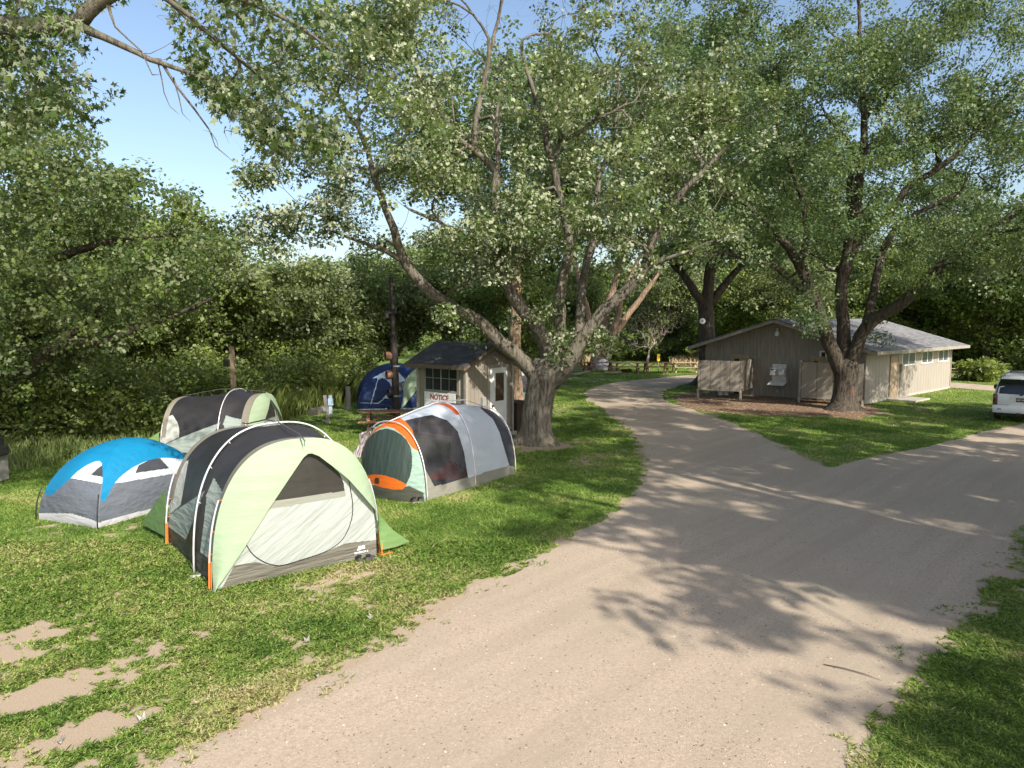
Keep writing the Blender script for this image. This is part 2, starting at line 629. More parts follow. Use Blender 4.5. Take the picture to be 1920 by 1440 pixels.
def lawn_filter(x, y):
    P = np.stack([x, y], -1)
    keep = np.ones(len(x), bool)
    inside = inpoly(P, road_poly)
    keep &= ~inside
    band = np.where(inside)[0]
    core = np.where(inside & (rng.random(len(x)) < 0.20))[0]
    core = core[(x[core] < 9) & (y[core] < 26)]
    if len(core):
        d = polydist(P[core], road_core)
        nn = fbm(x[core] * 1.7, y[core] * 1.7, seed=77, oct=4)
        ok = (d < 0.3) & (nn + 0.30 * np.exp(-d / 0.10) > 0.72)
        keep[core[ok]] = True
    keep &= ~inpoly(P, far_path_poly)
    keep &= ~(inpoly(P, mulch_poly) & (rng.random(len(x)) > 0.05))
    for o in LAWN_OBST:
        keep &= ~inpoly(P, o)
    d = dirt_mask(x, y)
    keep &= (0.25 + 0.6 * fbm(x * 14, y * 14, seed=47, oct=2) + 0.25 * rng.random(len(x)) - 0.1) > np.clip(d * .92, 0, 0.86)
    return keep

def make_grass():
    sets = []
    for n, y0, y1, pw, sc in ((1350000, 4.4, 30, 1.9, 1.0), (200000, 26, 62, 1.0, 1.0)):
        x, y = lawn_points(n, y0, y1, pw)
        k = lawn_filter(x, y)
        sets.append((x[k], y[k]))
    x = np.concatenate([s[0] for s in sets]); y = np.concatenate([s[1] for s in sets])
    n = len(x)
    g1 = fbm(x * 0.8, y * 0.8, seed=91, oct=4)
    g2 = fbm(x * 5, y * 5, seed=95, oct=3)
    dd = dirt_mask(x, y)
    far = np.clip((y - 8) / 20, 0, 1.6)
    h = (0.020 + 0.026 * rng.random(n) + 0.03 * np.clip(g2 - 0.45, 0, 1)) * (1 - 0.35 * dd) * (1 + 0.25 * far)
    w = (0.0046 + 0.0032 * rng.random(n)) * (1 + 1.7 * far)
    a = rng.random(n) * 2 * math.pi
    lean = (0.9 + 1.7 * rng.random(n)) * h
    la = a + math.pi / 2 + (rng.random(n) - 0.5) * 1.6
    sx, sy = np.cos(a) * w, np.sin(a) * w
    lx, ly = np.cos(la) * lean, np.sin(la) * lean
    z0 = np.zeros(n)
    p0 = np.stack([x - sx, y - sy, z0], -1); p1 = np.stack([x + sx, y + sy, z0], -1)
    m0 = np.stack([x + lx * .35 - sx * .8, y + ly * .35 - sy * .8, h * .62], -1)
    m1 = np.stack([x + lx * .35 + sx * .8, y + ly * .35 + sy * .8, h * .62], -1)
    p2 = np.stack([x + lx, y + ly, h], -1)
    near = y < 13
    nn = int(near.sum())
    v1 = np.stack([p0[near], p1[near], m1[near], p2[near], m0[near]], 1).reshape(-1, 3)
    f = ~near
    v2 = np.stack([p0[f], p1[f], p2[f]], 1).reshape(-1, 3)
    verts = np.vstack([v1, v2])
    loops = np.arange(len(verts))
    starts = np.concatenate([np.arange(nn) * 5, nn * 5 + np.arange(n - nn) * 3])
    me = np_mesh('grass', verts, loops, starts)
    dry = smooth(16, 10, y) * smooth(2.0, -1.5, x)
    tint = np.clip(0.40 + (g1 - 0.5) * 1.2 + (g2 - .5) * .5 + (rng.random(n) - 0.5) * 0.6 + dd * 0.35 + dry * .06 + (rng.random(n) < 0.03 + .07 * dry) * 0.5, 0, 1)
    tint = np.concatenate([tint[near], tint[f]]).astype(np.float32)
    me.attributes.new('tint', 'FLOAT', 'FACE').data.foreach_set('value', tint)
    t = NT('grass_blade')
    at = t.attr('tint')
    c = t.ramp(at, [(0.0, (0.085, 0.160, 0.028)), (0.4, (0.200, 0.325, 0.060)), (0.75, (0.345, 0.425, 0.105)), (1.0, (0.58, 0.50, 0.26))])
    t.set(c, 0.55, 0, 0.3)
    tr = t.n('ShaderNodeBsdfTranslucent')
    t.l(t.mix(0.4, c, (0.16, 0.26, 0.02)), tr.inputs[0])
    mx = t.n('ShaderNodeMixShader'); mx.inputs[0].default_value = 0.38
    t.l(t.b.outputs[0], mx.inputs[1]); t.l(tr.outputs[0], mx.inputs[2])
    t.l(mx.outputs[0], t.out.inputs[0])
    o = link_mesh('grass', me, t.m)
    tag(o, 'short mown green lawn grass with thin worn patches', 'grass', kind='stuff')

# ---- loose stones on the drive and wood chips in the mulch (stuff)
def scatter_bits(name, label, cat, x, y, z, smin, smax, flat, mat):
    n = len(x)
    s = smin + (smax - smin) * rng.random(n) ** 3
    base = np.array([(1, 0, 0), (-.4, .8, 0), (-.5, -.8, 0), (.1, .1, 1)])
    a = rng.random(n) * 6.283
    ca, sa = np.cos(a), np.sin(a)
    b = base[None] * s[:, None, None] * np.array([1, 0.5 + 0.0, flat])[None, None]
    v = np.stack([b[..., 0] * ca[:, None] - b[..., 1] * sa[:, None] + x[:, None], b[..., 0] * sa[:, None] + b[..., 1] * ca[:, None] + y[:, None], b[..., 2] + z], -1).reshape(-1, 3)
    f = np.array([(0, 1, 3), (1, 2, 3), (2, 0, 3)])
    fl = (f[None] + (np.arange(n) * 4)[:, None, None]).reshape(-1)
    me = np_mesh(name, v, fl, np.arange(n * 3) * 3)
    me.attributes.new('tint', 'FLOAT', 'FACE').data.foreach_set('value', np.repeat(rng.random(n), 3).astype(np.float32))
    tag(link_mesh(name, me, mat), label, cat, kind='stuff')

def make_bits():
    x, y = lawn_points(36000, 5.4, 24, 1.9)
    P = np.stack([x, y], -1)
    k = inpoly(P, road_poly) | (polydist(P, road_core) < .15 + .35 * rng.random(len(x)) ** 2)
    x, y = x[k], y[k]
    t = NT('stone')
    t.set(t.ramp(t.attr('tint'), [(0, (0.12, 0.09, 0.07)), (0.4, (0.36, 0.28, 0.21)), (0.9, (0.55, 0.46, 0.38)), (1, (0.75, 0.7, 0.64))]), 0.9, 0, 0.2)
    scatter_bits('gravel', 'small loose stones lying on the tan drive', 'gravel', x, y, 0.006, 0.004, 0.021, 0.55, t.m)
    t = NT('wood_chip')
    t.set(t.ramp(t.attr('tint'), [(0, (0.08, 0.05, 0.03)), (0.5, (0.26, 0.17, 0.11)), (1, (0.5, 0.38, 0.28))]), 0.9, 0, 0.2)
    lo, hi = mulch_poly.min(0), mulch_poly.max(0)
    p = lo + (hi - lo) * rng.random((9000, 2))
    p = p[inpoly(p, mulch_poly)]
    scatter_bits('wood_chips', 'reddish brown wood chips spread before the restroom building', 'wood chips', p[:, 0], p[:, 1], 0.012, 0.02, 0.075, 0.35, t.m)
# ------------------------------------------------------------------ hut and restroom building
def m_siding(name, col, pitch=0.2, axis='x', dirt=0.25):
    """vertical grooved boards, in the object's own coordinates"""
    t = NT(name)
    v = t.coord('Object')
    sep = t.n('ShaderNodeSeparateXYZ'); t.l(v, sep.inputs[0])
    s = t.math('ADD', sep.outputs[0], sep.outputs[1])
    fr = t.math('FRACT', t.math('DIVIDE', s, pitch))
    groove = t.math('LESS_THAN', fr, 0.07)
    n = t.noise(t.coord('Object', (3, 3, .5)), 2.0, 5)
    c = t.ramp(n, [(0.3, vary(col, 1 - dirt)), (0.7, vary(col, 1 + dirt * .6))])
    c = t.mix(groove, c, vary(col, 0.62))
    t.set(c, 0.75, 0, 0.25)
    t.bump(t.math('MULTIPLY', groove, -1.0), 0.6, 0.012)
    return t.m

def m_shingle(name, col, sx=0.32, sy=0.13):
    t = NT(name)
    v = t.coord('UV')
    br = t.n('ShaderNodeTexBrick')
    br.offset = 0.5
    br.inputs['Color1'].default_value = (*vary(col, 0.55), 1)
    br.inputs['Color2'].default_value = (*vary(col, 1.45), 1)
    br.inputs['Mortar'].default_value = (*vary(col, 0.35), 1)
    br.inputs['Scale'].default_value = 1.0
    br.inputs['Mortar Size'].default_value = 0.008
    br.inputs['Brick Width'].default_value = sx
    br.inputs['Row Height'].default_value = sy
    t.l(v, br.inputs['Vector'])
    n = t.noise(t.coord('Object'), 60, 3)
    n2 = t.noise(t.coord('Object'), 0.8, 4)
    c = t.mix(t.math('MULTIPLY', n, 0.5), br.outputs['Color'], vary(col, 1.3))
    c = t.mix(t.math('MULTIPLY', n2, 0.5), c, vary(col, 0.75))
    t.set(c, 0.9, 0, 0.2)
    t.bump(t.math('MULTIPLY', br.outputs['Fac'], -1.0), 0.7, 0.02)
    return t.m

def roof_slab(name, mat, parent, e0, e1, r1, r0, th):
    """sloping slab: eave e0-e1, ridge r0-r1, with UV in metres"""
    e0, e1, r1, r0 = map(Vector, (e0, e1, r1, r0))
    n = (e1 - e0).cross(r0 - e0).normalized()
    if n.z < 0: n = -n
    vs = [e0, e1, r1, r0] + [p - n * th for p in (e0, e1, r1, r0)]
    me = bpy.data.meshes.new(name)
    me.from_pydata([tuple(p) for p in vs], [], [(0, 1, 2, 3), (7, 6, 5, 4), (0, 4, 5, 1), (1, 5, 6, 2), (2, 6, 7, 3), (3, 7, 4, 0)])
    uv = me.uv_layers.new(name='uv')
    u = (e1 - e0).normalized(); w = (r0 - e0).normalized()
    for lp in me.loops:
        p = vs[lp.vertex_index] - e0
        uv.data[lp.index].uv = (p.dot(u), p.dot(w))
    bm = bmesh.new(); bm.from_mesh(me)
    bmesh.ops.recalc_face_normals(bm, faces=bm.faces[:])
    bm.to_mesh(me); bm.free()
    me.update()
    return link_mesh(name, me, mat, parent)

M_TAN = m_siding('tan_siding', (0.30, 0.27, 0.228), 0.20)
M_TAN_LIT = m_siding('tan_smooth_siding_lit', (0.345, 0.31, 0.265), 0.405, dirt=0.12)  # sunlit look of the long wall put into this paler tan
M_TRIM = m_plain('tan_trim', (0.30, 0.265, 0.22), 0.7)
M_TRIM_D = m_plain('brown_trim', (0.12, 0.085, 0.062), 0.7)
M_HUT = m_siding('hut_siding', (0.255, 0.228, 0.188), 0.20, dirt=.15)
M_SHING_D = m_shingle('dark_shingle', (0.070, 0.070, 0.072), .30, .15)
M_SHING = m_shingle('grey_shingle', (0.20, 0.20, 0.205), .33, .14)
M_WHITE = m_plain('white_paint', (0.74, 0.74, 0.72), 0.45, amt=.06)
M_DGLASS = m_glass('dark_glass')
M_TGLASS = m_glass('tinted_glass', (0.085, 0.095, 0.10), .35)
M_STEEL = m_plain('galvanised_steel', (0.55, 0.56, 0.57), 0.35, .6)
M_GREYM = m_plain('grey_metal', (0.36, 0.38, 0.39), 0.5, .3)
M_BLACK = m_plain('black_plastic', (0.018, 0.018, 0.02), 0.5)
M_CONC = m_plain('concrete', (0.42, 0.38, 0.33), 0.9, amt=.15, bump=.3)
M_INNER = m_plain('tan_inner_wall', (0.40, 0.29, 0.15), .8)

def text_obj(name, body, size, mat, parent, loc, rot, extrude=.004, bold=0.0):
    cu = bpy.data.curves.new(name, 'FONT')
    cu.body = body
    cu.size = size
    cu.extrude = extrude
    cu.offset = bold
    cu.align_x = 'CENTER'
    cu.align_y = 'CENTER'
    o = bpy.data.objects.new(name, cu)
    COL.objects.link(o)
    o.data.materials.append(mat)
    dg = bpy.context.evaluated_depsgraph_get()
    me = bpy.data.meshes.new_from_object(o.evaluated_get(dg))
    bpy.data.objects.remove(o)
    o = bpy.data.objects.new(name, me)
    COL.objects.link(o)
    o.parent = parent
    o.location = loc
    o.rotation_euler = rot
    return o

def make_hut():
    N = np.array([-1.50, 23.75, 0.0])
    S = 2.28
    az = math.radians(41.0)
    # local x along the gable wall (to the right), local y along the window wall (to the left and back)
    rz = math.pi / 2 - az
    h = thing('small_hut', 'small tan wooden hut with dark shingle roof beside the big maple', 'hut', N, rz)
    F, E, R = 0.14, 2.64, 3.19
    m = MB()
    m.prism([(0, 0, F), (S, 0, F), (S, 0, E), (S / 2, 0, R), (0, 0, E)], (0, 0, 0), (0, S, 0))
    m.build('wall', M_HUT, h)
    m = MB(); m.box((S / 2, S / 2, F / 2 + .0), (S + .25, S + .25, F)); m.build('slab', M_CONC, h)
    ov, og = .36, .30
    sl = (R - E) / (S / 2)
    top = .07
    for sgn in (0, 1):
        x_e = -ov if sgn == 0 else S + ov
        ze = E - ov * sl + top
        zr = R + top
        roof_slab('roof', M_SHING_D, h, (x_e, -og, ze), (x_e, S + og, ze), (S / 2, S + og, zr), (S / 2, -og, zr), .06)
    m = MB()
    for x_e in (-ov - .012, S + ov + .012):
        m.box((x_e, S / 2, E - ov * sl + .0), (.022, S + 2 * og, .13))
    for y in (-og + .02, S + og - .02):
        for a, b in (((-ov, y, E - ov * sl - .045), (S / 2, y, R - .045)), ((S + ov, y, E - ov * sl - .045), (S / 2, y, R - .045))):
            m.beam(a, b, .024, .10)
    m.each('fascia', M_TRIM_D, h)
    # corner boards
    m = MB()
    for x, y in ((0, 0), (S, 0), (0, S)):
        m.box((x, y, (F + E) / 2 - .03), (.10, .10, E - F - .06))
    m.each('corner_board', M_TRIM, h)
    # window on the left wall (x = 0 side, facing -x)
    w = MB()
    y0, y1, z0, z1 = .36, 1.92, 1.64, 2.42
    for (cy, cz, sy, sz) in (((y0 + y1) / 2, z0 - .05, y1 - y0 + .2, .10), ((y0 + y1) / 2, z1 + .04, y1 - y0 + .2, .08), (y0 - .05, (z0 + z1) / 2, .1, z1 - z0), (y1 + .05, (z0 + z1) / 2, .1, z1 - z0)):
        w.box((-.028, cy, cz), (.05, sy, sz))
    win = w.build('window', M_HUT, h)
    g = MB(); g.box((-.008, (y0 + y1) / 2, (z0 + z1) / 2), (.012, y1 - y0, z1 - z0)); g.build('pane', M_DGLASS, win)
    g = MB()
    for yy, ww in ((y0 + .01, .02), ((y0 + y1) / 2, .035), (y1 - .01, .02), (y0 + (y1 - y0) * .25, .012), (y0 + (y1 - y0) * .75, .012)):
        g.box((-.022, yy, (z0 + z1) / 2), (.016, ww, z1 - z0))
    for zz in (z0 + .01, z0 + .42, z1 - .01):
        g.box((-.019, (y0 + y1) / 2, zz), (.014, y1 - y0, .018))
    g.build('muntin', m_plain('old_aluminium', (.32, .32, .31), .5, .3), win)
    # door on the gable wall (y = 0 side, facing -y)
    x0, x1, dz0, dz1 = 1.12, 1.94, .34, 2.39
    d = MB(); d.bbox(((x0 + x1) / 2, -.035, (dz0 + dz1) / 2), (x1 - x0, .05, dz1 - dz0), .006)
    door = d.build('door', M_WHITE, h)
    g = MB(); g.box(((x0 + x1) / 2 + .03, -.066, 1.74), (.44, .012, .95)); g.build('glass', m_glass('brown_glass', (.07, .045, .03), .12), door)
    g = MB()
    for (cx, cz, sx, sz) in ((.03, 2.235, .52, .04), (.03, 1.245, .52, .04), (-.21, 1.74, .04, .95), (.27, 1.74, .04, .95)):
        g.box(((x0 + x1) / 2 + cx, -.069, cz), (sx, .022, sz))
    g.build('glass_frame', M_WHITE, door)
    g = MB(); g.lathe([(.03, 0), (.03, .02), (.014, .03), (.014, .05), (.032, .06), (.034, .085), (.02, .10)], (x0 + .07, -.06, 1.12), 12, Matrix.Rotation(math.pi / 2, 3, 'X')); g.build('knob', M_BLACK, door, True)
    m = MB()
    for cx in (x0 - .06, x1 + .06): m.box((cx, -.02, (dz0 + dz1) / 2 + .03), (.10, .045, dz1 - dz0 + .12))
    m.box(((x0 + x1) / 2, -.024, dz1 + .06), (x1 - x0 + .02, .05, .1))
    m.box(((x0 + x1) / 2, -.06, dz0 - .05), (x1 - x0 + .24, .2, .08))
    m.box(((x0 + x1) / 2, -.045, F + .07), (x1 - x0 + .24, .12, .12))
    m.build('door_frame', M_TRIM, h)
    # electric meter box with conduit
    m = MB(); m.bbox((.78, -.06, 1.30), (.16, .10, .30), .012); m.tube([(.78, -.05, 1.15), (.78, -.05, .2)], .02, 8)
    m.build('meter_box', M_GREYM, h)
    # notice board hung under the window
    Mt = Matrix.Translation(Vector(N)) @ Matrix.Rotation(rz, 4, 'Z')
    nb = thing('notice_sign', 'white sign headed NOTICE in red below the hut window', 'sign', Mt @ Vector((-.05, 1.18, 1.22)), rz)
    b = MB(); b.bbox((-.004, 0, 0), (.02, 1.5, .72), .004); b.build('board', M_WHITE, nb)
    M_RED = m_plain('dark_red_ink', (.30, .012, .03), .5)
    text_obj('lettering', 'NOTICE', .245, M_RED, nb, (-.0165, 0, .19), (math.pi / 2, 0, -math.pi / 2), .002, .007)
    b = MB(); b.box((-.0155, 0, .045), (.004, 1.46, .012)); b.build('rule', m_plain('grey_ink', (.2, .2, .25), .5), nb)
    # brown bin behind the trunk, right of the hut
    c = Mt @ Vector((S + .55, .25, 0))
    bn = thing('wooden_bin', 'dark brown wooden bin between the hut door and the maple trunk', 'bin', c, rz)
    M_BR = m_wood('dark_brown_boards', (.085, .055, .04), axis=(8, 8, 1))
    b = MB(); b.bbox((0, 0, .53), (.78, .7, 1.06), .01); b.build('body', M_BR, bn)
    b = MB(); b.bbox((0, 0, 1.09), (.86, .78, .05), .01); b.build('lid', M_BR, bn)

def make_restroom():
    az = math.radians(47.5)
    C = G(1620, 758)
    C[2] = 0
    u = np.array([math.sin(az), math.cos(az), 0])
    v = np.array([-math.cos(az), math.sin(az), 0])
    rz = math.pi / 2 - az
    far = onplane(1781, 723, C, np.array([v[0], v[1], 0]))
    Lb = float(np.dot(far - C, u))
    lw = onplane(1322, 700, C, np.array([u[0], u[1], 0]))
    Wb = float(np.dot(lw - C, v))
    pk = onplane(1460, 601, C, np.array([u[0], u[1], 0]))
    E = 2.66
    R = float(pk[2])
    half = Wb / 2
    b = thing('restroom_building', 'long tan campground restroom building with a shallow grey shingle roof', 'building', C, rz)
    Ri = np.array([[math.cos(-rz), -math.sin(-rz), 0], [math.sin(-rz), math.cos(-rz), 0], [0, 0, 1]])
    def loc(p): return Ri @ (np.asarray(p) - C)
    def on_gable(px, py): return loc(onplane(px, py, C, np.array([u[0], u[1], 0])))
    def on_side(px, py): return loc(onplane(px, py, C, np.array([v[0], v[1], 0])))
    # walls: gable wall in dark tan, the rest in wider boards, coloured paler for the sun on them
    m = MB()
    g0 = [(0, 0, .0), (0, Wb, .0), (0, Wb, E), (0, half, R - .05), (0, 0, E)]
    m.prism(g0, (0, 0, 0), (.14, 0, 0))
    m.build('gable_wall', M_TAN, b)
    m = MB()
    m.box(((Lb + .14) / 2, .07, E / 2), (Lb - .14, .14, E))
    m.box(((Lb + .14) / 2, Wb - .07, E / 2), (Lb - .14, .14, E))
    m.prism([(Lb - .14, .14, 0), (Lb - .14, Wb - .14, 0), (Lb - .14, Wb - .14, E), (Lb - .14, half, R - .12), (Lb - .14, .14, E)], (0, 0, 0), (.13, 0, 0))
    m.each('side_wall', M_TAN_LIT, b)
    m = MB()
    m.box((Lb / 2, -.012, .06), (Lb - .2, .05, .12))
    m.build('base_board', M_CONC, b)
    m = MB()
    m.box((-.012, .05, E / 2), (.03, .12, E)); m.box((.05, -.014, E / 2), (.12, .03, E))
    m.box((Lb - .05, -.014, E / 2), (.12, .03, E))
    m.each('corner_board', M_TRIM, b)
    sl = (R - E) / half
    ov, og = .74, .62
    top = .10
    ze, zr = E - ov * sl + top, R + top
    roof_slab('roof', M_SHING, b, (-og, -ov, ze), (Lb + og, -ov, ze), (Lb + og, half, zr), (-og, half, zr), .05)
    roof_slab('roof', M_SHING, b, (-og, Wb + ov, ze), (Lb + og, Wb + ov, ze), (Lb + og, half, zr), (-og, half, zr), .05)
    m = MB()
    for y in (-ov - .015, Wb + ov + .015):
        m.box((Lb / 2, y, ze - .075), (Lb + 2 * og, .028, .16))
    for x in (-og + .02, Lb + og - .02):
        for y in (-ov, Wb + ov):
            m.beam((x, y, ze - .13), (x, half, zr - .13), .03, .15)
    m.each('fascia', M_TRIM, b)
    m = MB()
    m.prism([(-og + .04, -ov + .01, ze - .08), (-og + .04, .0, E + .02), (-og + .04, 0, E - .0)], (0, 0, 0), (Lb + 2 * og - .08, 0, 0))
    m.build('soffit', M_TRIM, b)
    # windows of the long wall
    for (xa, ya, xb, yb) in ((1691, 664, 1714, 687), (1728, 658, 1747, 681), (1759, 654, 1776, 676)):
        p, q = on_side(xa, ya), on_side(xb, yb)
        x0, x1 = p[0], q[0]
        z1, z0 = 2.30, 1.66
        f = MB()
        for (cx, cz, sx, sz) in (((x0 + x1) / 2, z0, x1 - x0 + .1, .07), ((x0 + x1) / 2, z1, x1 - x0 + .1, .07), (x0, (z0 + z1) / 2, .07, z1 - z0 - .07), (x1, (z0 + z1) / 2, .07, z1 - z0 - .07), ((x0 + x1) / 2, (z0 + z1) / 2, .06, z1 - z0 - .07)):
            f.box((cx, -.02, cz), (sx, .05, sz))
        win = f.build('window', M_WHITE, b)
        g = MB(); g.box(((x0 + x1) / 2, -.006, (z0 + z1) / 2), (x1 - x0, .012, z1 - z0)); g.build('pane', M_TGLASS, win)
    # door and wall boxes of the long wall
    p, q = on_side(1667, 742), on_side(1680, 740)
    x0, x1 = p[0], q[0]
    d = MB(); d.bbox(((x0 + x1) / 2, -.018, 1.10), (x1 - x0, .04, 2.10), .006)
    door = d.build('door', m_plain('tan_door', (.33, .25, .165), .6), b)
    k = MB(); k.box((x1 - .08, -.05, 1.05), (.05, .04, .14)); k.build('handle', M_STEEL, door)
    m = MB()
    m.box((x0 - .05, -.025, 1.12), (.09, .055, 2.2)); m.box((x1 + .05, -.025, 1.12), (.09, .055, 2.2)); m.box(((x0 + x1) / 2, -.028, 2.2), (x1 - x0, .06, .09))
    m.build('door_frame', M_TRIM, b)
    m = MB(); m.bbox((x1 + .42, -.06, 1.52), (.26, .12, .5), .01); m.tube([(x1 + .36, -.05, 1.28), (x1 + .36, -.05, .1)], .025, 8)
    m.build('electric_box', M_TRIM, b)
    # concrete step before the door
    m = MB(); m.bbox(((x0 + x1) / 2 + .1, -.75, .03), (2.0, 1.3, .10), .01); m.build('door_step', M_CONC, b)
    # gable side: door openings above the screens, lamp, pipe, small window
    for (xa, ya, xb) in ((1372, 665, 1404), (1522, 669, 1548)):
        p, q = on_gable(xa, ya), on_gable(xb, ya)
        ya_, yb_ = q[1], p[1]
        zt = float(p[2])
        d = MB(); d.box((-.02, (ya_ + yb_) / 2, zt / 2), (.05, yb_ - ya_ + .12, zt + .06))
        dw = d.build('doorway', M_TRIM, b)
        k = MB(); k.box((-.049, (ya_ + yb_) / 2, zt / 2), (.012, yb_ - ya_, zt)); k.build('inner_wall', M_INNER, dw)
        k = MB(); k.box((-.056, (ya_ * .35 + yb_ * .65), zt / 2 - .1), (.010, (yb_ - ya_) * .3, zt - .2)); k.build('opening_shade', m_plain('dark_opening', (.03, .025, .02), .8), dw)  # flat dark sheet, the unlit opening put into its colour
    p, q = on_gable(1539, 659), on_gable(1549, 676)
    f = MB()
    y0, y1, z0, z1 = q[1], p[1], q[2], p[2]
    for (cy, cz, sy, sz) in (((y0 + y1) / 2, z0, y1 - y0 + .08, .07), ((y0 + y1) / 2, z1, y1 - y0 + .08, .07), (y0, (z0 + z1) / 2, .07, z1 - z0 - .07), (y1, (z0 + z1) / 2, .07, z1 - z0 - .07)):
        f.box((-.02, cy, cz), (.05, sy, sz))
    win = f.build('window', M_WHITE, b)
    g = MB(); g.box((-.006, (y0 + y1) / 2, (z0 + z1) / 2), (.012, y1 - y0, z1 - z0)); g.build('pane', m_glass('brown_pane', (.08, .05, .035)), win)
    p = on_gable(1460, 622)
    lamp = MB(); lamp.bbox((-.09, p[1], p[2] + .1), (.16, .16, .22), .02); lp = lamp.build('wall_lamp', M_GREYM, b)
    k = MB(); k.lathe([(.10, 0), (.115, .03), (.12, .2), (.08, .24)], (-.15, p[1], p[2] - .22), 12); k.build('lamp_shade', m_plain('frosted_glass', (.72, .74, .74), .3), lp, True)
    p = on_gable(1460, 731)
    k = MB(); k.tube([(0, p[1], p[2]), (-.12, p[1], p[2]), (-.15, p[1], p[2] - .1)], .05, 8); k.build('pipe', M_GREYM, b)
    # privacy screens on posts before the two doorways
    M_SCR = m_siding('screen_siding', (0.32, 0.285, 0.24), 0.20, dirt=.12)
    def screen(label, pts, z0, z1):
        o = thing('privacy_screen', label, 'screen', (*pts[0], 0), group='privacy screens at the restroom')
        P = [np.array(p) - np.array(pts[0]) for p in pts]
        for i, (a, c) in enumerate(zip(P[:-1], P[1:])):
            m = MB(); m.beam((*a, (z0 + z1) / 2), (*c, (z0 + z1) / 2), .07, z1 - z0); m.build('panel', M_SCR, o)
        for p in P:
            m = MB(); m.box((p[0], p[1], z0 / 2 + .02), (.11, .11, z0 + .04)); m.build('post', M_SCR, o)
    a, c, e = G(1308, 746)[:2], G(1388, 750)[:2], onplane(1411, 730, C, np.array([u[0], u[1], 0]))[:2]
    screen('left tan privacy screen with a side return before the left doorway', [a, c, e], .42, 1.95)
    a = G(1497, 755)[:2]
    e = a + np.array([2.35, -1.55])
    wv = onplane(1502, 735, C, np.array([u[0], u[1], 0]))[:2]
    screen('right tan privacy screen partly behind the maple trunk', [wv, a, e], .25, 1.98)
    # steel wash station on the gable wall
    p = on_gable(1461, 718)
    w = Matrix.Translation(Vector(C)) @ Matrix.Rotation(rz, 4, 'Z') @ Vector((-.01, p[1], p[2]))
    s = thing('wash_station', 'white metal wash station with two dispensers on the gable wall', 'wash station', w, rz)
    k = MB(); k.bbox((-.02, 0, .50), (.03, .76, .96), .006); k.build('back_plate', m_plain('pale_steel', (.66, .68, .69), .35, .35), s)
    for y in (.24, -.24):
        k = MB(); k.bbox((-.17, y, .54), (.28, .28, .28), .02); k.prism([(-.04, y - .15, .36), (-.30, y - .15, .43), (-.04, y - .15, .43)], (0, 0, 0), (0, .30, 0)); k.prism([(-.035, y - .18, .74), (-.35, y - .18, .735), (-.035, y - .18, .80)], (0, 0, 0), (0, .36, 0))
        k.build('dispenser', M_WHITE, s)
    k = MB(); k.prism([(-.035, -.46, .10), (-.40, -.46, -.08), (-.40, -.46, -.11), (-.035, -.46, .06)], (0, 0, 0), (0, .92, 0)); k.build('tray', M_WHITE, s)
    # two white buckets under the left screen
    for i, (px, lab) in enumerate(((1351, 'left of the two small white buckets under the left privacy screen'), (1361, 'right of the two small white buckets under the left privacy screen'))):
        q = G(px, 741)
        k = thing('bucket', lab, 'bucket', q, group='buckets under the screen')
        m = MB(); m.lathe([(.10, 0), (.13, .01), (.15, .30), (.16, .31), (.16, .34), (.13, .34), (.12, .05)], (0, 0, 0), 14); m.build('body', M_WHITE, k, True, 40)
        m = MB(); m.tube([(-.15, 0, .30), (-.13, -.13, .22), (0, -.18, .18), (.13, -.13, .22), (.15, 0, .30)], .008, 5); m.build('handle', M_GREYM, k)

make_hut()
make_restroom()
# ------------------------------------------------------------------ trees
def catmull(pts, step):
    pts = np.asarray(pts, float)
    P = np.vstack([2 * pts[0] - pts[1], pts, 2 * pts[-1] - pts[-2]])
    out = []
    for i in range(1, len(P) - 2):
        L = np.linalg.norm(P[i + 1][:3] - P[i][:3])
        k = max(1, int(round(L / step)))
        for q in range(k):
            t = q / k
            out.append(0.5 * (2 * P[i] + (P[i + 1] - P[i - 1]) * t + (2 * P[i - 1] - 5 * P[i] + 4 * P[i + 1] - P[i + 2]) * t * t + (3 * P[i] - P[i - 1] - 3 * P[i + 1] + P[i + 2]) * t ** 3))
    out.append(P[-2])
    return np.array(out)

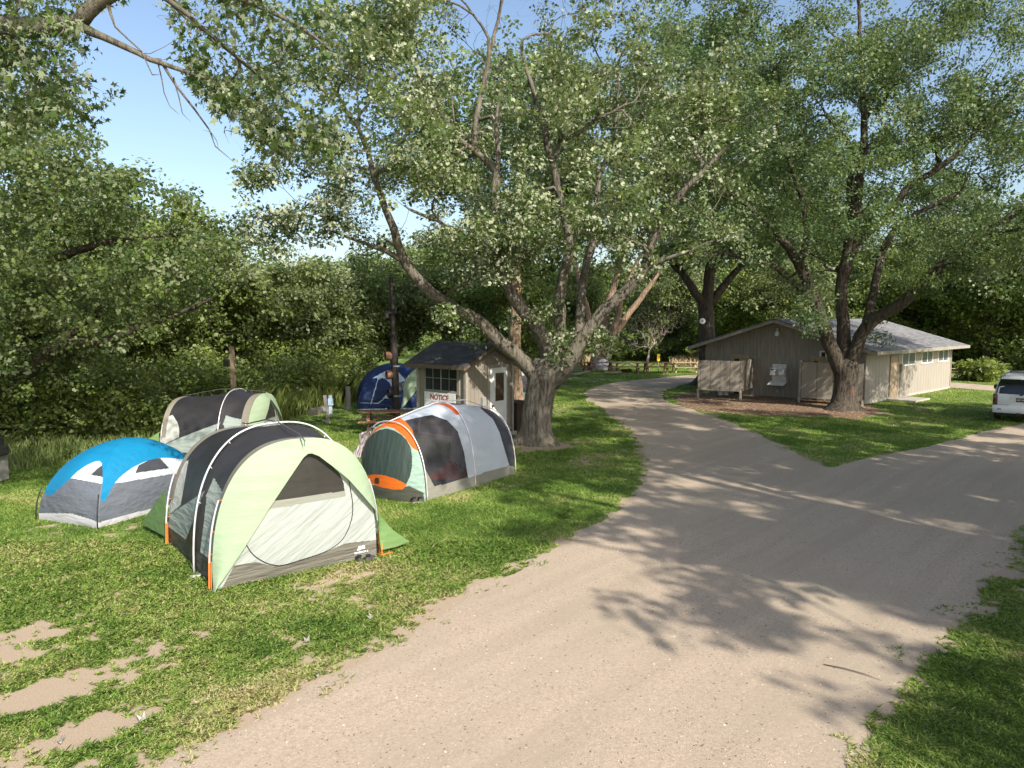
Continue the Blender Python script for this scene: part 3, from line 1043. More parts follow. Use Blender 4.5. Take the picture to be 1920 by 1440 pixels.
class Skeleton:
    def __init__(self, cap=60000):
        self.P = np.zeros((cap, 3)); self.D = np.zeros((cap, 3)); self.L = np.zeros(cap)
        self.R = np.zeros(cap); self.par = np.full(cap, -1); self.tip = np.zeros(cap)
        self.n = 0
    def push(self, p, par, r=0.0):
        i = self.n
        self.P[i] = p
        self.par[i] = par
        self.R[i] = r
        if par >= 0:
            d = p - self.P[par]
            l = np.linalg.norm(d)
            self.D[i] = d / max(l, 1e-6)
            self.L[i] = self.L[par] + l
        else:
            self.D[i] = (0, 0, 1)
        self.n += 1
        return i
    def limb(self, pts4, step=0.35, rng=None, jit=0.03):
        """pts4: rows x, y, z, radius"""
        Q = catmull(pts4, step)
        if self.n:
            d = np.linalg.norm(self.P[:self.n] - Q[0, :3], axis=1)
            par = int(np.argmin(d))
        else:
            par = -1
        for k, q in enumerate(Q):
            p = q[:3].copy()
            if rng is not None and 0 < k:
                p += (rng.random(3) - 0.5) * 2 * jit
            par = self.push(p, par, q[3])
        self.tip[par] += 3
    def grow(self, tufts, rng, alpha=0.22, seg=0.5, droop=0.0, maxd=1e9):
        tufts = np.asarray(tufts, float)[:, :3]
        base = self.P[:self.n].copy()
        d0 = np.array([np.min(np.linalg.norm(base - t, axis=1)) for t in tufts])
        for t in tufts[np.argsort(d0)]:
            n = self.n
            v = t - self.P[:n]
            d = np.linalg.norm(v, axis=1) + 1e-6
            ca = (v * self.D[:n]).sum(1) / d
            cost = d * (1 + 0.45 * np.clip(0.35 - ca, 0, 2)) + alpha * self.L[:n]
            i = int(np.argmin(cost))
            dd = d[i]
            if dd > maxd: continue
            k = max(2, int(math.ceil(dd / seg)))
            p0 = self.P[i].copy()
            c = p0 + self.D[i] * dd * 0.42 + np.array([0, 0, 0.10 * dd - droop * dd])
            par = i
            for q in range(1, k + 1):
                s = q / k
                p = (1 - s) ** 2 * p0 + 2 * s * (1 - s) * c + s * s * t
                if q < k: p = p + (rng.random(3) - 0.5) * 0.09 * dd / k * 2
                par = self.push(p, par)
            self.tip[par] += 1
    def radii(self, rt=0.007, ex=0.5):
        n = self.n
        cnt = self.tip[:n].copy()
        for i in range(n - 1, 0, -1):
            if self.par[i] >= 0: cnt[self.par[i]] += cnt[i]
        r = rt * np.maximum(cnt, 1) ** ex
        fixed = self.R[:n] > 0
        r[fixed] = self.R[:n][fixed]
        for i in range(n):
            p = self.par[i]
            if p >= 0 and not fixed[i]: r[i] = min(r[i], r[p] * 0.86)
        return r
    def mesh(self, name, r, rng, rough=0.06, minr=0.0, origin=np.zeros(3)):
        n = self.n
        kids = [[] for _ in range(n)]
        for i in range(n):
            if self.par[i] >= 0: kids[self.par[i]].append(i)
        chains = []
        stack = [(0, None)]
        while stack:
            s, pre = stack.pop()
            ch = [] if pre is None else [pre]
            i = s
            while True:
                ch.append(i)
                if not kids[i]: break
                m = max(kids[i], key=lambda k: r[k])
                for k in kids[i]:
                    if k != m: stack.append((k, i))
                i = m
            chains.append((ch, pre is not None))
        V, F = [], []
        nv = 0
        for ch, sub in chains:
            idx = np.array(ch)
            rr = r[idx].copy()
            if sub:
                if len(idx) > 1: rr[0] = min(rr[0], rr[1] * 1.15)
            if rr.max() < minr: continue
            p = self.P[idx] - origin
            m = len(idx)
            R0 = rr.max()
            sides = 26 if R0 > 0.3 else 11 if R0 > 0.14 else 7 if R0 > 0.05 else 4 if R0 > 0.018 else 3
            t = np.gradient(p, axis=0) if m > 1 else np.array([[0, 0, 1.0]])
            t /= np.linalg.norm(t, axis=1)[:, None] + 1e-9
            ref = np.array([1.0, 0, 0]) if abs(t[0, 0]) < 0.8 else np.array([0, 1.0, 0])
            ang = np.arange(sides) * 2 * math.pi / sides
            rings = np.zeros((m, sides, 3))
            ph = rng.random() * 100
            for q in range(m):
                ref = ref - t[q] * np.dot(ref, t[q])
                ref /= np.linalg.norm(ref) + 1e-9
                b = np.cross(t[q], ref)
                w = rr[q]
                if R0 > 0.14:
                    w = rr[q] * (1 + rough * 2.4 * (vnoise(np.cos(ang) * 1.6 + ph, np.sin(ang) * 1.6, np.full(sides, q * 0.33), 4) - 0.5))
                    if R0 > 0.25:      # root swellings at the foot
                        w = w * (1 + 1.1 * math.exp(-max(p[q][2], 0) / 0.22) * (vnoise(np.cos(ang) * 2.6 + ph, np.sin(ang) * 2.6, np.zeros(sides), 9) - .42))
                    w = w[:, None]
                rings[q] = p[q] + (np.cos(ang)[:, None] * ref + np.sin(ang)[:, None] * b) * w
            rings[-1] = p[-1] + (rings[-1] - p[-1]) * 0.35
            V.append(rings.reshape(-1, 3))
            a = (np.arange(m - 1)[:, None] * sides + np.arange(sides)[None]).ravel()
            k2 = (np.arange(m - 1)[:, None] * sides + (np.arange(sides)[None] + 1) % sides).ravel()
            F.append(np.stack([a, k2, k2 + sides, a + sides], -1) + nv)
            nv += m * sides
        V = np.vstack(V); F = np.vstack(F)
        return np_mesh(name, V, F.ravel(), np.arange(len(F)) * 4, True)

LEAF_SIMPLE = np.array([(0, 0, 0), (0.36, 0.42, 0.10), (0, 1.0, -0.06), (-0.36, 0.42, 0.10)])
LEAF_MAPLE = np.array([(0, 0, 0), (0.14, 0.12, 0.04), (0.46, 0.20, .20), (0.20, 0.40, .05), (0.38, 0.80, .14), (0.12, 0.62, .0), (0, 1.10, -.26),
                       (-0.12, 0.62, .0), (-0.36, 0.84, .05), (-0.20, 0.40, .05), (-0.46, 0.20, .20), (-0.14, 0.12, .04)])
LEAF_LOBE = np.array([(0, 0, 0), (0.42, 0.25, .07), (0.20, 0.45, .02), (0.36, 0.75, .06), (0, 1.0, -.05), (-0.36, 0.75, .06), (-0.20, 0.45, .02), (-0.42, 0.25, .07)])

def leaves_mesh(name, tufts, per, size, spread, rng, shape=LEAF_SIMPLE, flip=0.25, up=0.75, flat=0.7, out=None, tint_amt=0.75, droop=0.25, origin=np.zeros(3)):
    tufts = np.asarray(tufts, float)
    cid = tufts[:, 3].astype(int) if tufts.shape[1] > 3 else np.arange(len(tufts))
    tufts = tufts[:, :3]
    nt = len(tufts)
    per_t = np.maximum(3, rng.poisson(per, nt))
    T = np.repeat(np.arange(nt), per_t)
    n = len(T)
    g = rng.normal(size=(n, 3))
    g /= np.linalg.norm(g, axis=1)[:, None] + 1e-9
    rad = rng.random(n) ** 0.5
    pos = tufts[T] + g * rad[:, None] * np.array([spread, spread, spread * flat])
    tilt = rng.normal(size=(cid.max() + 1, 3)) * 0.35
    nrm = rng.normal(size=(n, 3)) * 0.58 + np.array([0, 0, up]) + tilt[cid[T]]
    nrm += g * 0.35
    fl = rng.random(n) < 0.09
    # the wind turns some whole sprays over
    cu = rng.random(cid.max() + 1)
    ft = cu[cid] < flip
    nrm[fl | (ft[T] & (rng.random(n) < 0.7))] *= -1
    nrm /= np.linalg.norm(nrm, axis=1)[:, None] + 1e-9
    ydir = g * 0.8 + rng.normal(size=(n, 3)) * 0.6 + np.array([-0.25, 0, -droop])
    ydir -= nrm * (ydir * nrm).sum(1)[:, None]
    ydir /= np.linalg.norm(ydir, axis=1)[:, None] + 1e-9
    xdir = np.cross(ydir, nrm)
    s = size * (0.5 + 1.05 * rng.random(n) ** 1.2)
    k = len(shape)
    v = pos[:, None, :] + (shape[None, :, 0:1] * xdir[:, None] + shape[None, :, 1:2] * ydir[:, None] + shape[None, :, 2:3] * nrm[:, None]) * s[:, None, None]
    v = v - origin
    me = np_mesh(name, v.reshape(-1, 3), np.arange(n * k), np.arange(n) * k)
    tt = 0.8 * rng.random(cid.max() + 1)[cid] + 0.2 * rng.random(nt)
    tint = np.clip(0.48 + (tt[T] - 0.5) * tint_amt + (rng.random(n) - 0.5) * 0.6, 0, 0.97)
    tint[rng.random(n) < 0.006] = 1.0
    me.attributes.new('tint', 'FLOAT', 'FACE').data.foreach_set('value', tint.astype(np.float32))
    return me

def clump_tufts(blobs, ncl, per, rad, rng, **k):
    """tufts gathered into sprays: rows x, y, z, spray number"""
    c = blob_tufts(blobs, ncl, rng, **k)
    m = np.maximum(2, rng.poisson(per, ncl))
    T = np.repeat(np.arange(ncl), m)
    r = rad * (0.6 + 0.8 * rng.random(ncl))
    p = c[T] + rng.normal(size=(len(T), 3)) * r[T][:, None] * np.array([.62, .62, .36])
    return np.c_[p, T]

def free_limbs(t, lines, depths, width, keep, rng):
    """thin the sprays that hang in front of the big limbs"""
    p = project(t[:, :3])
    ok = np.ones(len(t), bool)
    for ln, dp in zip(lines, depths):
        d = polydist(p, np.asarray(ln, float), closed=False)
        ok &= ~((d < width) & (t[:, 1] < dp + .6) & (rng.random(len(t)) > keep))
    return t[ok]

def blob_tufts(blobs, n, rng, hollow=0.5, gap=0.42, gs=0.45, seed=1):
    """tuft centres in a union of ellipsoids (cx, cy, cz, rx, ry, rz, weight) with noise gaps"""
    w = np.array([b[6] if len(b) > 6 else b[3] * b[4] * b[5] for b in blobs], float)
    w /= w.sum()
    out = []
    tot = 0
    while tot < n:
        k = rng.choice(len(blobs), size=n, p=w)
        B = np.array([b[:6] for b in blobs])[k]
        g = rng.normal(size=(n, 3))
        g /= np.linalg.norm(g, axis=1)[:, None]
        r = rng.random(n) ** (1 / (3 + 3 * hollow))
        p = B[:, :3] + g * r[:, None] * B[:, 3:6]
        keep = fbm(p[:, 0] * gs, p[:, 1] * gs, p[:, 2] * gs * 1.5, seed=seed, oct=3) > gap
        p = p[keep]
        out.append(p)
        tot += len(p)
    return np.vstack(out)[:n]

SKY_GAP = [(175, 70), (260, 40), (300, 150), (365, 255), (440, 300), (490, 330), (415, 345), (430, 395), (420, 440), (475, 470), (545, 488), (500, 505), (470, 492), (420, 425), (372, 392), (345, 350), (290, 318), (235, 305), (225, 285), (160, 250), (225, 205), (200, 165), (215, 120)]
GAP_CORE = [(185, 90), (250, 55), (300, 170), (350, 260), (420, 330), (410, 400), (350, 345), (290, 300), (240, 270), (215, 200)]

def outside(p, poly, pad=0.0):
    return ~inpoly(project(p), poly)

def add_tree(name, label, origin, skel, rt, tuft, leafargs, mbark, mleaf, rng, group=None, ex=0.5, cat='tree', minr=0.0, rough=0.06):
    o = thing(name, label, cat, origin, group=group)
    origin = np.asarray(origin, float)
    r = skel.radii(rt, ex)
    link_mesh('trunk', skel.mesh('trunk', r, rng, rough, minr, origin), mbark, o)
    if tuft is not None and len(tuft):
        link_mesh('crown', leaves_mesh('crown', tuft, rng=rng, origin=origin, **leafargs), mleaf, o)
    return o

M_BARK = m_bark('maple_bark', (0.180, 0.160, 0.132))
M_BARK2 = m_bark('dark_bark', (0.095, 0.078, 0.062), (0.08, 0.075, 0.05))
M_BARK3 = m_bark('warm_bark', (0.30, 0.215, 0.15), (0.22, 0.16, 0.11))
M_DEAD = m_bark('dead_wood', (0.40, 0.32, 0.29), (0.36, 0.30, 0.28))
M_SILVER = m_leaf('silver_maple_leaf', (0.080, 0.138, 0.040), (0.50, 0.54, 0.40), 0.42, 0.4, 0.35)
M_SILVER2 = m_leaf('grey_green_leaf', (0.064, 0.128, 0.042), (0.28, 0.35, 0.23), 0.40, 0.4, 0.35)
M_PALE = m_leaf('pale_green_leaf', (0.130, 0.182, 0.062), (0.36, 0.40, 0.26), 0.42, 0.4, 0.3)
M_NEAR = m_leaf('overhanging_leaf', (0.038, 0.080, 0.016), (0.30, 0.35, 0.24), 0.40, 0.4, 0.45)
M_OAK = m_leaf('dark_leaf', (0.090, 0.148, 0.042), (0.25, 0.29, 0.17), 0.40, 0.45, 0.3)
M_GREEN = m_leaf('green_leaf', (0.095, 0.158, 0.036), (0.26, 0.32, 0.17), 0.35, 0.4, 0.4)
M_BUSH = m_leaf('bush_leaf', (0.145, 0.215, 0.048), (0.28, 0.34, 0.15), 0.35, 0.45, 0.35)
M_WEED = m_leaf('weed_leaf', (0.19, 0.255, 0.055), (0.24, 0.29, 0.11), 0.4, 0.4, 0.3)

def limb_px(rows):
    """rows: pixel x, pixel y, depth, radius -> points in the place"""
    return np.array([[*PD(x, y, d), r] for x, y, d, r in rows])

def make_main_maple():
    rng = np.random.default_rng(101)
    s = Skeleton()
    b = G(1005, 832)
    Y = b[1]
    s.limb(np.array([[b[0], Y, -0.05, 0.72], [b[0] + .01, Y, 0.16, 0.58], [b[0] + 0.02, Y, 0.42, 0.50], [b[0] + .03, Y, 0.9, 0.485], [*PD(1012, 740, Y), 0.48], [*PD(1020, 705, Y), 0.53], [*PD(1030, 672, Y), 0.44]]), 0.2, rng, 0.01)
    L = [
        [(1005, 706, Y, .25), (985, 682, Y - .3, .245), (940, 643, Y - .8, .22), (898, 603, Y - 1.2, .20), (857, 583, Y - 1.4, .19), (807, 547, Y - 1.8, .17), (773, 513, Y - 2, .15), (753, 477, Y - 2.2, .13), (738, 430, Y - 2.5, .11), (715, 370, Y - 2.8, .09), (690, 290, Y - 3.2, .07)],
        [(1028, 668, Y, .27), (1022, 640, Y - .3, .25), (1005, 610, Y - .6, .22), (973, 573, Y - .9, .20), (950, 535, Y - 1, .18), (938, 500, Y - 1, .155), (925, 440, Y - 1, .14), (928, 370, Y - .9, .13), (933, 333, Y - .8, .12)],
        [(933, 333, Y - .8, .10), (918, 305, Y - .8, .095), (890, 280, Y - .9, .09), (893, 220, Y - 1, .08), (910, 143, Y - 1, .07), (918, 100, Y - 1.1, .055), (945, -10, Y - 1.2, .04)],
        [(933, 333, Y - .8, .09), (934, 283, Y - .6, .08), (930, 233, Y - .5, .06), (940, 160, Y - .4, .04)],
        [(1046, 668, Y + .1, .23), (1050, 620, Y + .2, .20), (1050, 567, Y + .2, .19), (1057, 520, Y + .2, .17), (1067, 480, Y + .2, .155), (1064, 430, Y + .2, .14), (1052, 377, Y + .1, .12), (1036, 310, Y, .11), (1018, 235, Y - .1, .09), (1000, 170, Y, .07), (980, 100, Y, .05)],
        [(1072, 660, Y + .5, .17), (1086, 620, Y + .9, .165), (1090, 560, Y + 1.2, .15), (1098, 505, Y + 1.4, .14), (1112, 455, Y + 1.6, .13), (1116, 400, Y + 1.8, .11), (1125, 330, Y + 2, .09), (1150, 260, Y + 2.2, .07), (1160, 160, Y + 2.4, .05)],
        [(1035, 716, Y - .1, .30), (1060, 688, Y - .3, .27), (1080, 655, Y - .4, .24), (1100, 622, Y - .5, .20), (1133, 580, Y - .6, .18), (1173, 547, Y - .8, .16), (1205, 508, Y - 1, .14), (1225, 450, Y - 1, .12), (1262, 380, Y - 1.2, .10), (1315, 325, Y - 1.4, .08), (1350, 290, Y - 1.5, .065)],
        [(1036, 310, Y, .08), (1050, 267, Y - .1, .075), (1090, 245, Y - .3, .06), (1133, 217, Y - .5, .05), (1190, 190, Y - .7, .035)],
        [(757, 490, Y - 2.1, .09), (720, 470, Y - 2.4, .07), (680, 455, Y - 2.7, .05), (640, 440, Y - 3, .035)],
        [(940, 500, Y - 1, .10), (905, 470, Y - 1.3, .085), (870, 445, Y - 1.5, .07), (820, 415, Y - 1.8, .055), (770, 395, Y - 2.2, .04)],
        [(1207, 507, Y - 1, .09), (1240, 490, Y - 1.3, .07), (1290, 470, Y - 1.6, .05), (1340, 450, Y - 1.8, .035)],
    ]
    for q in L: s.limb(limb_px(q), 0.32, rng, 0.025)
    c = PD(930, 300, Y)
    blobs = [(c[0] + .6, Y - .5, 9.5, 6.2, 5.4, 5.0, 640), (c[0] - 3.4, Y - 2.2, 8.6, 4.6, 4.2, 3.8, 230), (c[0] + 4.2, Y - .5, 8.4, 4.0, 4.0, 4.0, 260), (c[0] + .3, Y, 13.4, 5.6, 4.8, 4.2, 430), (c[0] - 4.2, Y - 3, 12.0, 4.6, 4.0, 3.8, 190), (c[0] + .2, Y - 1.2, 6.4, 3.6, 2.8, 1.8, 90)]
    t = clump_tufts(blobs, 330, 6.5, .95, rng, hollow=.3, gap=.42, gs=.33, seed=5)
    p = project(t[:, :3])
    low = [(300, 480), (430, 490), (520, 470), (640, 490), (700, 480), (760, 440), (850, 470), (900, 470), (985, 450), (1080, 480), (1180, 520), (1250, 510), (1330, 520), (1500, 480), (1500, 2000), (300, 2000)]
    ok = ~inpoly(p, low) & ~inpoly(p, SKY_GAP) & (p[:, 0] > 425 - 0.0 * p[:, 1])
    ok &= ~((p[:, 0] < 560) & (p[:, 1] < 300) & (p[:, 0] < 300 + p[:, 1] * 0.75))
    # windows where limbs and sky show
    win = fbm(p[:, 0] / 95, p[:, 1] / 95, seed=8, oct=3)
    ok &= (win > 0.44) | (rng.random(len(t)) < 0.12)
    t = t[ok]
    t = free_limbs(t, [[r[:2] for r in q] for q in L[:8]], [q[len(q) // 2][2] for q in L[:8]], 32, .2, rng)
    # sprays hanging on the low limbs
    extra = []
    for (x, y, d, sx, sy, k) in [(900, 480, Y - 2.2, 60, 40, 26), (840, 585, Y - 1.9, 22, 14, 7), (1055, 640, Y - .6, 30, 22, 9), (1110, 640, Y - .3, 30, 30, 10), (1010, 590, Y - .3, 40, 30, 6), (960, 455, Y - 2.2, 70, 35, 24), (885, 625, Y - .6, 18, 10, 4), (1110, 420, Y - 2, 60, 30, 16), (480, 345, Y - 3.5, 40, 40, 14), (500, 425, Y - 3.2, 50, 40, 20), (600, 400, Y - 3.4, 70, 45, 26)]:
        for _ in range(k):
            extra.append([*PD(x + rng.normal() * sx * .6, y + rng.normal() * sy * .6, d + rng.normal() * .5), 400 + int(x) % 50])
    t = np.vstack([t, np.array(extra)])
    s.grow(t, rng, 0.16, 0.42)
    # thin bare twigs between the leaves
    tw = clump_tufts(blobs, 260, 3, 1.0, rng, hollow=.2, gap=.3, gs=.33, seed=6)
    pw = project(tw[:, :3])
    tw = tw[~inpoly(pw, low) & ~inpoly(pw, SKY_GAP) & (pw[:, 0] > 430)]
    s.grow(tw, rng, 0.1, 0.4)
    add_tree('silver_maple', 'big multi limbed silver maple with pale leaves rising beside the small hut', (b[0], b[1], 0), s, 0.0085, t,
             dict(per=72, size=0.094, spread=0.42, shape=LEAF_LOBE, flip=0.54, up=0.7), M_BARK, M_SILVER, rng)

def make_right_maple():
    rng = np.random.default_rng(202)
    s = Skeleton()
    b = G(1583, 768)
    Y = b[1]
    s.limb(np.array([[b[0], Y, -0.05, .80], [b[0], Y, 0.18, 0.64], [b[0], Y, 0.5, 0.54], [*PD(1585, 722, Y), 0.49], [*PD(1587, 695, Y), 0.53], [*PD(1584, 672, Y), 0.46]]), 0.2, rng, 0.01)
    L = [
        [(1574, 692, Y, .33), (1562, 660, Y - .2, .31), (1551, 630, Y - .4, .29), (1540, 600, Y - .5, .27), (1530, 570, Y - .6, .25), (1515, 535, Y - .7, .25), (1500, 500, Y - .9, .21), (1478, 465, Y - 1.2, .17), (1440, 420, Y - 1.6, .12), (1400, 385, Y - 2, .09), (1345, 350, Y - 2.4, .06)],
        [(1530, 570, Y - .6, .2), (1490, 530, Y - 1, .16), (1440, 495, Y - 1.4, .13), (1370, 478, Y - 1.8, .09), (1310, 480, Y - 2.1, .06)],
        [(1588, 690, Y + .1, .30), (1583, 640, Y + .3, .29), (1579, 590, Y + .3, .27), (1578, 540, Y + .3, .25), (1588, 485, Y + .3, .27), (1600, 420, Y + .3, .24), (1610, 340, Y + .3, .2), (1620, 255, Y + .3, .16), (1618, 170, Y + .3, .12), (1612, 60, Y + .3, .08), (1606, -60, Y + .3, .05)],
        [(1591, 692, Y, .30), (1607, 648, Y - .2, .28), (1622, 614, Y - .4, .27), (1654, 590, Y - .8, .25), (1691, 568, Y - 1.2, .25), (1730, 530, Y - 1.6, .22), (1775, 494, Y - 2, .2), (1842, 443, Y - 2.5, .17), (1920, 388, Y - 3, .14), (2010, 330, Y - 3.4, .1)],
        [(1584, 500, Y + .3, .2), (1612, 450, Y, .18), (1665, 404, Y - .4, .16), (1700, 354, Y - .7, .14), (1753, 319, Y - 1, .12), (1807, 276, Y - 1.3, .09), (1860, 198, Y - 1.6, .06)],
        [(1600, 420, Y + .3, .15), (1590, 370, Y + .6, .13), (1598, 290, Y + .8, .11), (1570, 240, Y + .9, .09), (1548, 215, Y + 1, .07)],
        [(1622, 614, Y - .4, .2), (1640, 540, Y, .18), (1655, 470, Y + .4, .16), (1690, 420, Y + .8, .13), (1740, 390, Y + 1, .1), (1800, 360, Y + 1.2, .07)],
        [(1500, 500, Y - .9, .14), (1512, 440, Y - .8, .12), (1500, 360, Y - .7, .1), (1470, 280, Y - .6, .08), (1450, 200, Y - .5, .06)],
    ]
    for q in L: s.limb(limb_px(q), 0.36, rng, 0.03)
    c = PD(1600, 300, Y)
    blobs = [(c[0], Y, 10.5, 8.0, 6.6, 5.6), (c[0] - 4.5, Y - 1.5, 8.6, 4.6, 4.6, 3.6), (c[0] + 6, Y - 2, 9.5, 5.5, 5, 4.4), (c[0], Y, 15.5, 7.6, 6, 5), (c[0] - 5, Y - 1, 14, 5, 5, 4.5), (c[0] + 7, Y - 2.5, 15, 5.5, 5, 4.5)]
    t = clump_tufts(blobs, 400, 6.5, 1.2, rng, hollow=.3, gap=.42, gs=.28, seed=15)
    p = project(t[:, :3])
    low = [(1100, 480), (1240, 515), (1330, 500), (1420, 500), (1500, 535), (1560, 525), (1610, 520), (1650, 500), (1700, 548), (1760, 555), (1840, 520), (1920, 545), (2400, 560), (2400, 2000), (1100, 2000)]
    ok = ~inpoly(p, low) & (p[:, 0] > 1225)
    win = fbm(p[:, 0] / 80, p[:, 1] / 80, seed=18, oct=3)
    ok &= (win > 0.36) | (rng.random(len(t)) < 0.3)
    t = t[ok]
    t = free_limbs(t, [[r[:2] for r in q] for q in L], [q[len(q) // 2][2] for q in L], 14, .5, rng)
    extra = []
    for (x, y, d, sx, sy, k) in [(1515, 600, Y - 1.6, 30, 22, 10), (1640, 628, Y - .3, 18, 16, 4), (1500, 545, Y - 1.4, 50, 25, 12), (1850, 480, Y - 3, 60, 40, 16)]:
        for _ in range(k):
            extra.append([*PD(x + rng.normal() * sx * .6, y + rng.normal() * sy * .6, d + rng.normal() * .5), 420 + int(x) % 50])
    t = np.vstack([t, np.array(extra)])
    s.grow(t, rng, 0.16, 0.5)
    add_tree('silver_maple', 'broad dark trunked maple standing before the restroom building', (b[0], b[1], 0), s, 0.0085, t,
             dict(per=84, size=0.114, spread=0.54, shape=LEAF_SIMPLE, flip=0.20, up=0.7), M_BARK2, M_SILVER2, rng)

def make_overhang():
    """maple whose trunk stands left of the picture; its limb and sprays hang into the top left corner"""
    rng = np.random.default_rng(303)
    s = Skeleton()
    bx, by = -11.6, 11.2
    s.limb(np.array([[bx, by, -0.05, .6], [bx, by, 1, .45], [bx + .1, by, 3.5, .38], [bx + .5, by, 6, .32], [bx + .9, by - .1, 8, .26], [bx + 1.2, by - .1, 11, .18], [bx + 1.4, by, 14, .08]]), 0.4, rng, 0.03)
    L = [
        [(-160, 120, 11.1, .20), (-60, 66, 11.0, .165), (0, 52, 10.8, .15), (70, 52, 10.6, .135), (120, 48, 10.4, .125), (150, 38, 10.3, .11), (185, 5, 10.2, .09), (260, -40, 10, .07)],
        [(140, 45, 10.3, .065), (170, 60, 10.2, .055), (215, 78, 10.1, .045), (280, 110, 10, .035), (345, 132, 9.9, .028), (400, 150, 9.9, .02)],
        [(300, 112, 10, .022), (330, 160, 9.9, .017), (365, 205, 9.9, .013), (392, 245, 9.9, .010), (405, 275, 9.9, .008), (440, 305, 9.9, .006)],
        [(296, 115, 10, .013), (305, 150, 9.9, .010), (310, 175, 9.9, .008), (320, 200, 9.9, .006), (336, 215, 9.9, .005)],
        [(325, 145, 9.9, .012), (336, 185, 9.9, .009), (342, 212, 9.9, .006), (358, 230, 9.9, .004)],
        [(200, 0, 10.2, .04), (215, 50, 10.1, .015), (265, 95, 10, .011), (285, 140, 9.9, .008), (300, 140, 9.9, .006)],
        [(260, -40, 10, .05), (330, 10, 10, .035), (400, 70, 10.2, .028), (470, 130, 10.5, .022), (540, 190, 10.8, .016), (600, 240, 11, .010)],
        [(260, -40, 10, .045), (370, -30, 9.8, .035), (480, 10, 9.8, .03), (560, 50, 10, .024), (640, 110, 10.2, .014)],
    ]
    for q in L: s.limb(limb_px(q), 0.22, rng, 0.012)
    tl = []
    def spray(poly, n, d0, d1):
        poly = np.array(poly, float)
        lo, hi = poly.min(0), poly.max(0)
        c = 0
        while c < n:
            q = lo + (hi - lo) * rng.random(2)
            if inpoly(q[None], poly)[0]:
                tl.append(PD(q[0], q[1], d0 + (d1 - d0) * rng.random())); c += 1
    spray([(-120, -80), (260, -80), (215, 20), (150, 70), (195, 150), (205, 190), (150, 235), (90, 215), (-120, 260)], 120, 9.6, 12.6)
    spray([(-140, 60), (90, 60), (140, 200), (60, 230), (-140, 300)], 60, 10, 12.5)
    spray([(270, -70), (640, -70), (640, 200), (560, 210), (480, 170), (400, 120), (330, 60)], 52, 9.2, 11.6)
    spray([(330, 90), (470, 170), (520, 270), (470, 260), (400, 190)], 26, 9.6, 10.8)
    spray([(430, 160), (640, 190), (640, 300), (560, 330), (480, 260)], 32, 9.8, 11.6)
    for k in range(170):      # unseen crown above the picture, added to shade these boughs
        g = rng.normal(size=3)
        tl.append(np.array([-6.6, 8.6, 12.4]) + g / np.linalg.norm(g) * rng.random() ** .4 * np.array([3.4, 3.0, 2.2]))
    t = np.array(tl)
    s.grow(t, rng, 0.08, 0.3, droop=0.05)
    tw = np.array([PD(270 + 380 * rng.random(), 20 + 300 * rng.random(), 9.4 + 2 * rng.random()) for k in range(70)])
    tw = tw[~inpoly(project(tw), SKY_GAP)]
    s.grow(tw, rng, 0.05, 0.25, droop=0.02)
    add_tree('overhanging_maple', 'near maple with drooping leafy boughs across the upper left corner', (bx, by, 0), s, 0.0042, t,
             dict(per=36, size=0.092, spread=0.27, shape=LEAF_MAPLE, flip=0.22, up=0.25, droop=0.9, flat=0.9), M_BARK, M_NEAR, rng)

def make_left_oaks():
    # big dark tree at the left with a long low limb
    rng = np.random.default_rng(404)
    s = Skeleton()
    bx, by = -20.5, 23.0
    s.limb(np.array([[bx, by, -0.05, .8], [bx, by, .5, .62], [bx + .2, by, 1.6, .5], [bx + .5, by, 3.2, .42], [bx + .9, by, 6, .3], [bx + 1.5, by, 9, .16]]), 0.4, rng, 0.03)
    L = [
        [(-230, 760, by, .3), (-80, 745, by, .28), (0, 725, by - .2, .26), (50, 700, by - .3, .24), (85, 665, by - .4, .2), (130, 645, by - .5, .17), (200, 640, by - .6, .13), (260, 615, by - .8, .1), (330, 590, by - 1, .07), (400, 560, by - 1.2, .05)],
        [(85, 665, by - .4, .14), (150, 610, by - .2, .12), (230, 560, by, .09), (330, 530, by + .3, .06), (430, 480, by + .5, .04)],
        [(-100, 560, by, .2), (0, 520, by, .16), (120, 480, by - .5, .13), (220, 450, by - .8, .1), (330, 440, by - 1, .06)],
        [(-120, 420, by, .18), (0, 380, by, .14), (120, 350, by, .1), (230, 330, by, .06)],
    ]
    for q in L: s.limb(limb_px(q), 0.35, rng, 0.03)
    tl = []
    def fill(poly, n, d0, d1):
        poly = np.array(poly, float)
        lo, hi = poly.min(0), poly.max(0)
        c = 0
        while c < n:
            q = lo + (hi - lo) * rng.random((400, 2))
            q = q[inpoly(q, poly)]
            q = q[(fbm(q[:, 0] / 70, q[:, 1] / 70, seed=19, oct=3) > 0.43) | (rng.random(len(q)) < 0.2)]
            for w in q[:n - c]:
                tl.append(PD(w[0], w[1], d0 + (d1 - d0) * rng.random())); c += 1
    fill([(-300, 240), (0, 215), (60, 225), (120, 250), (165, 255), (215, 300), (280, 325), (345, 350), (365, 392), (420, 425), (445, 470), (430, 540), (340, 600), (200, 660), (60, 690), (-300, 680)], 900, by - 4.5, by + 4)
    fill([(-300, 600), (100, 640), (240, 640), (200, 700), (60, 740), (-300, 740)], 90, by - 2, by + 3)
    t = np.array(tl)
    s.grow(t, rng, 0.12, 0.45)
    add_tree('oak_tree', 'large dark oak at the left edge with one long low limb', (bx, by, 0), s, 0.0062, t,
             dict(per=84, size=0.104, spread=0.55, shape=LEAF_LOBE, flip=0.22, up=0.7), M_BARK2, M_OAK, rng)

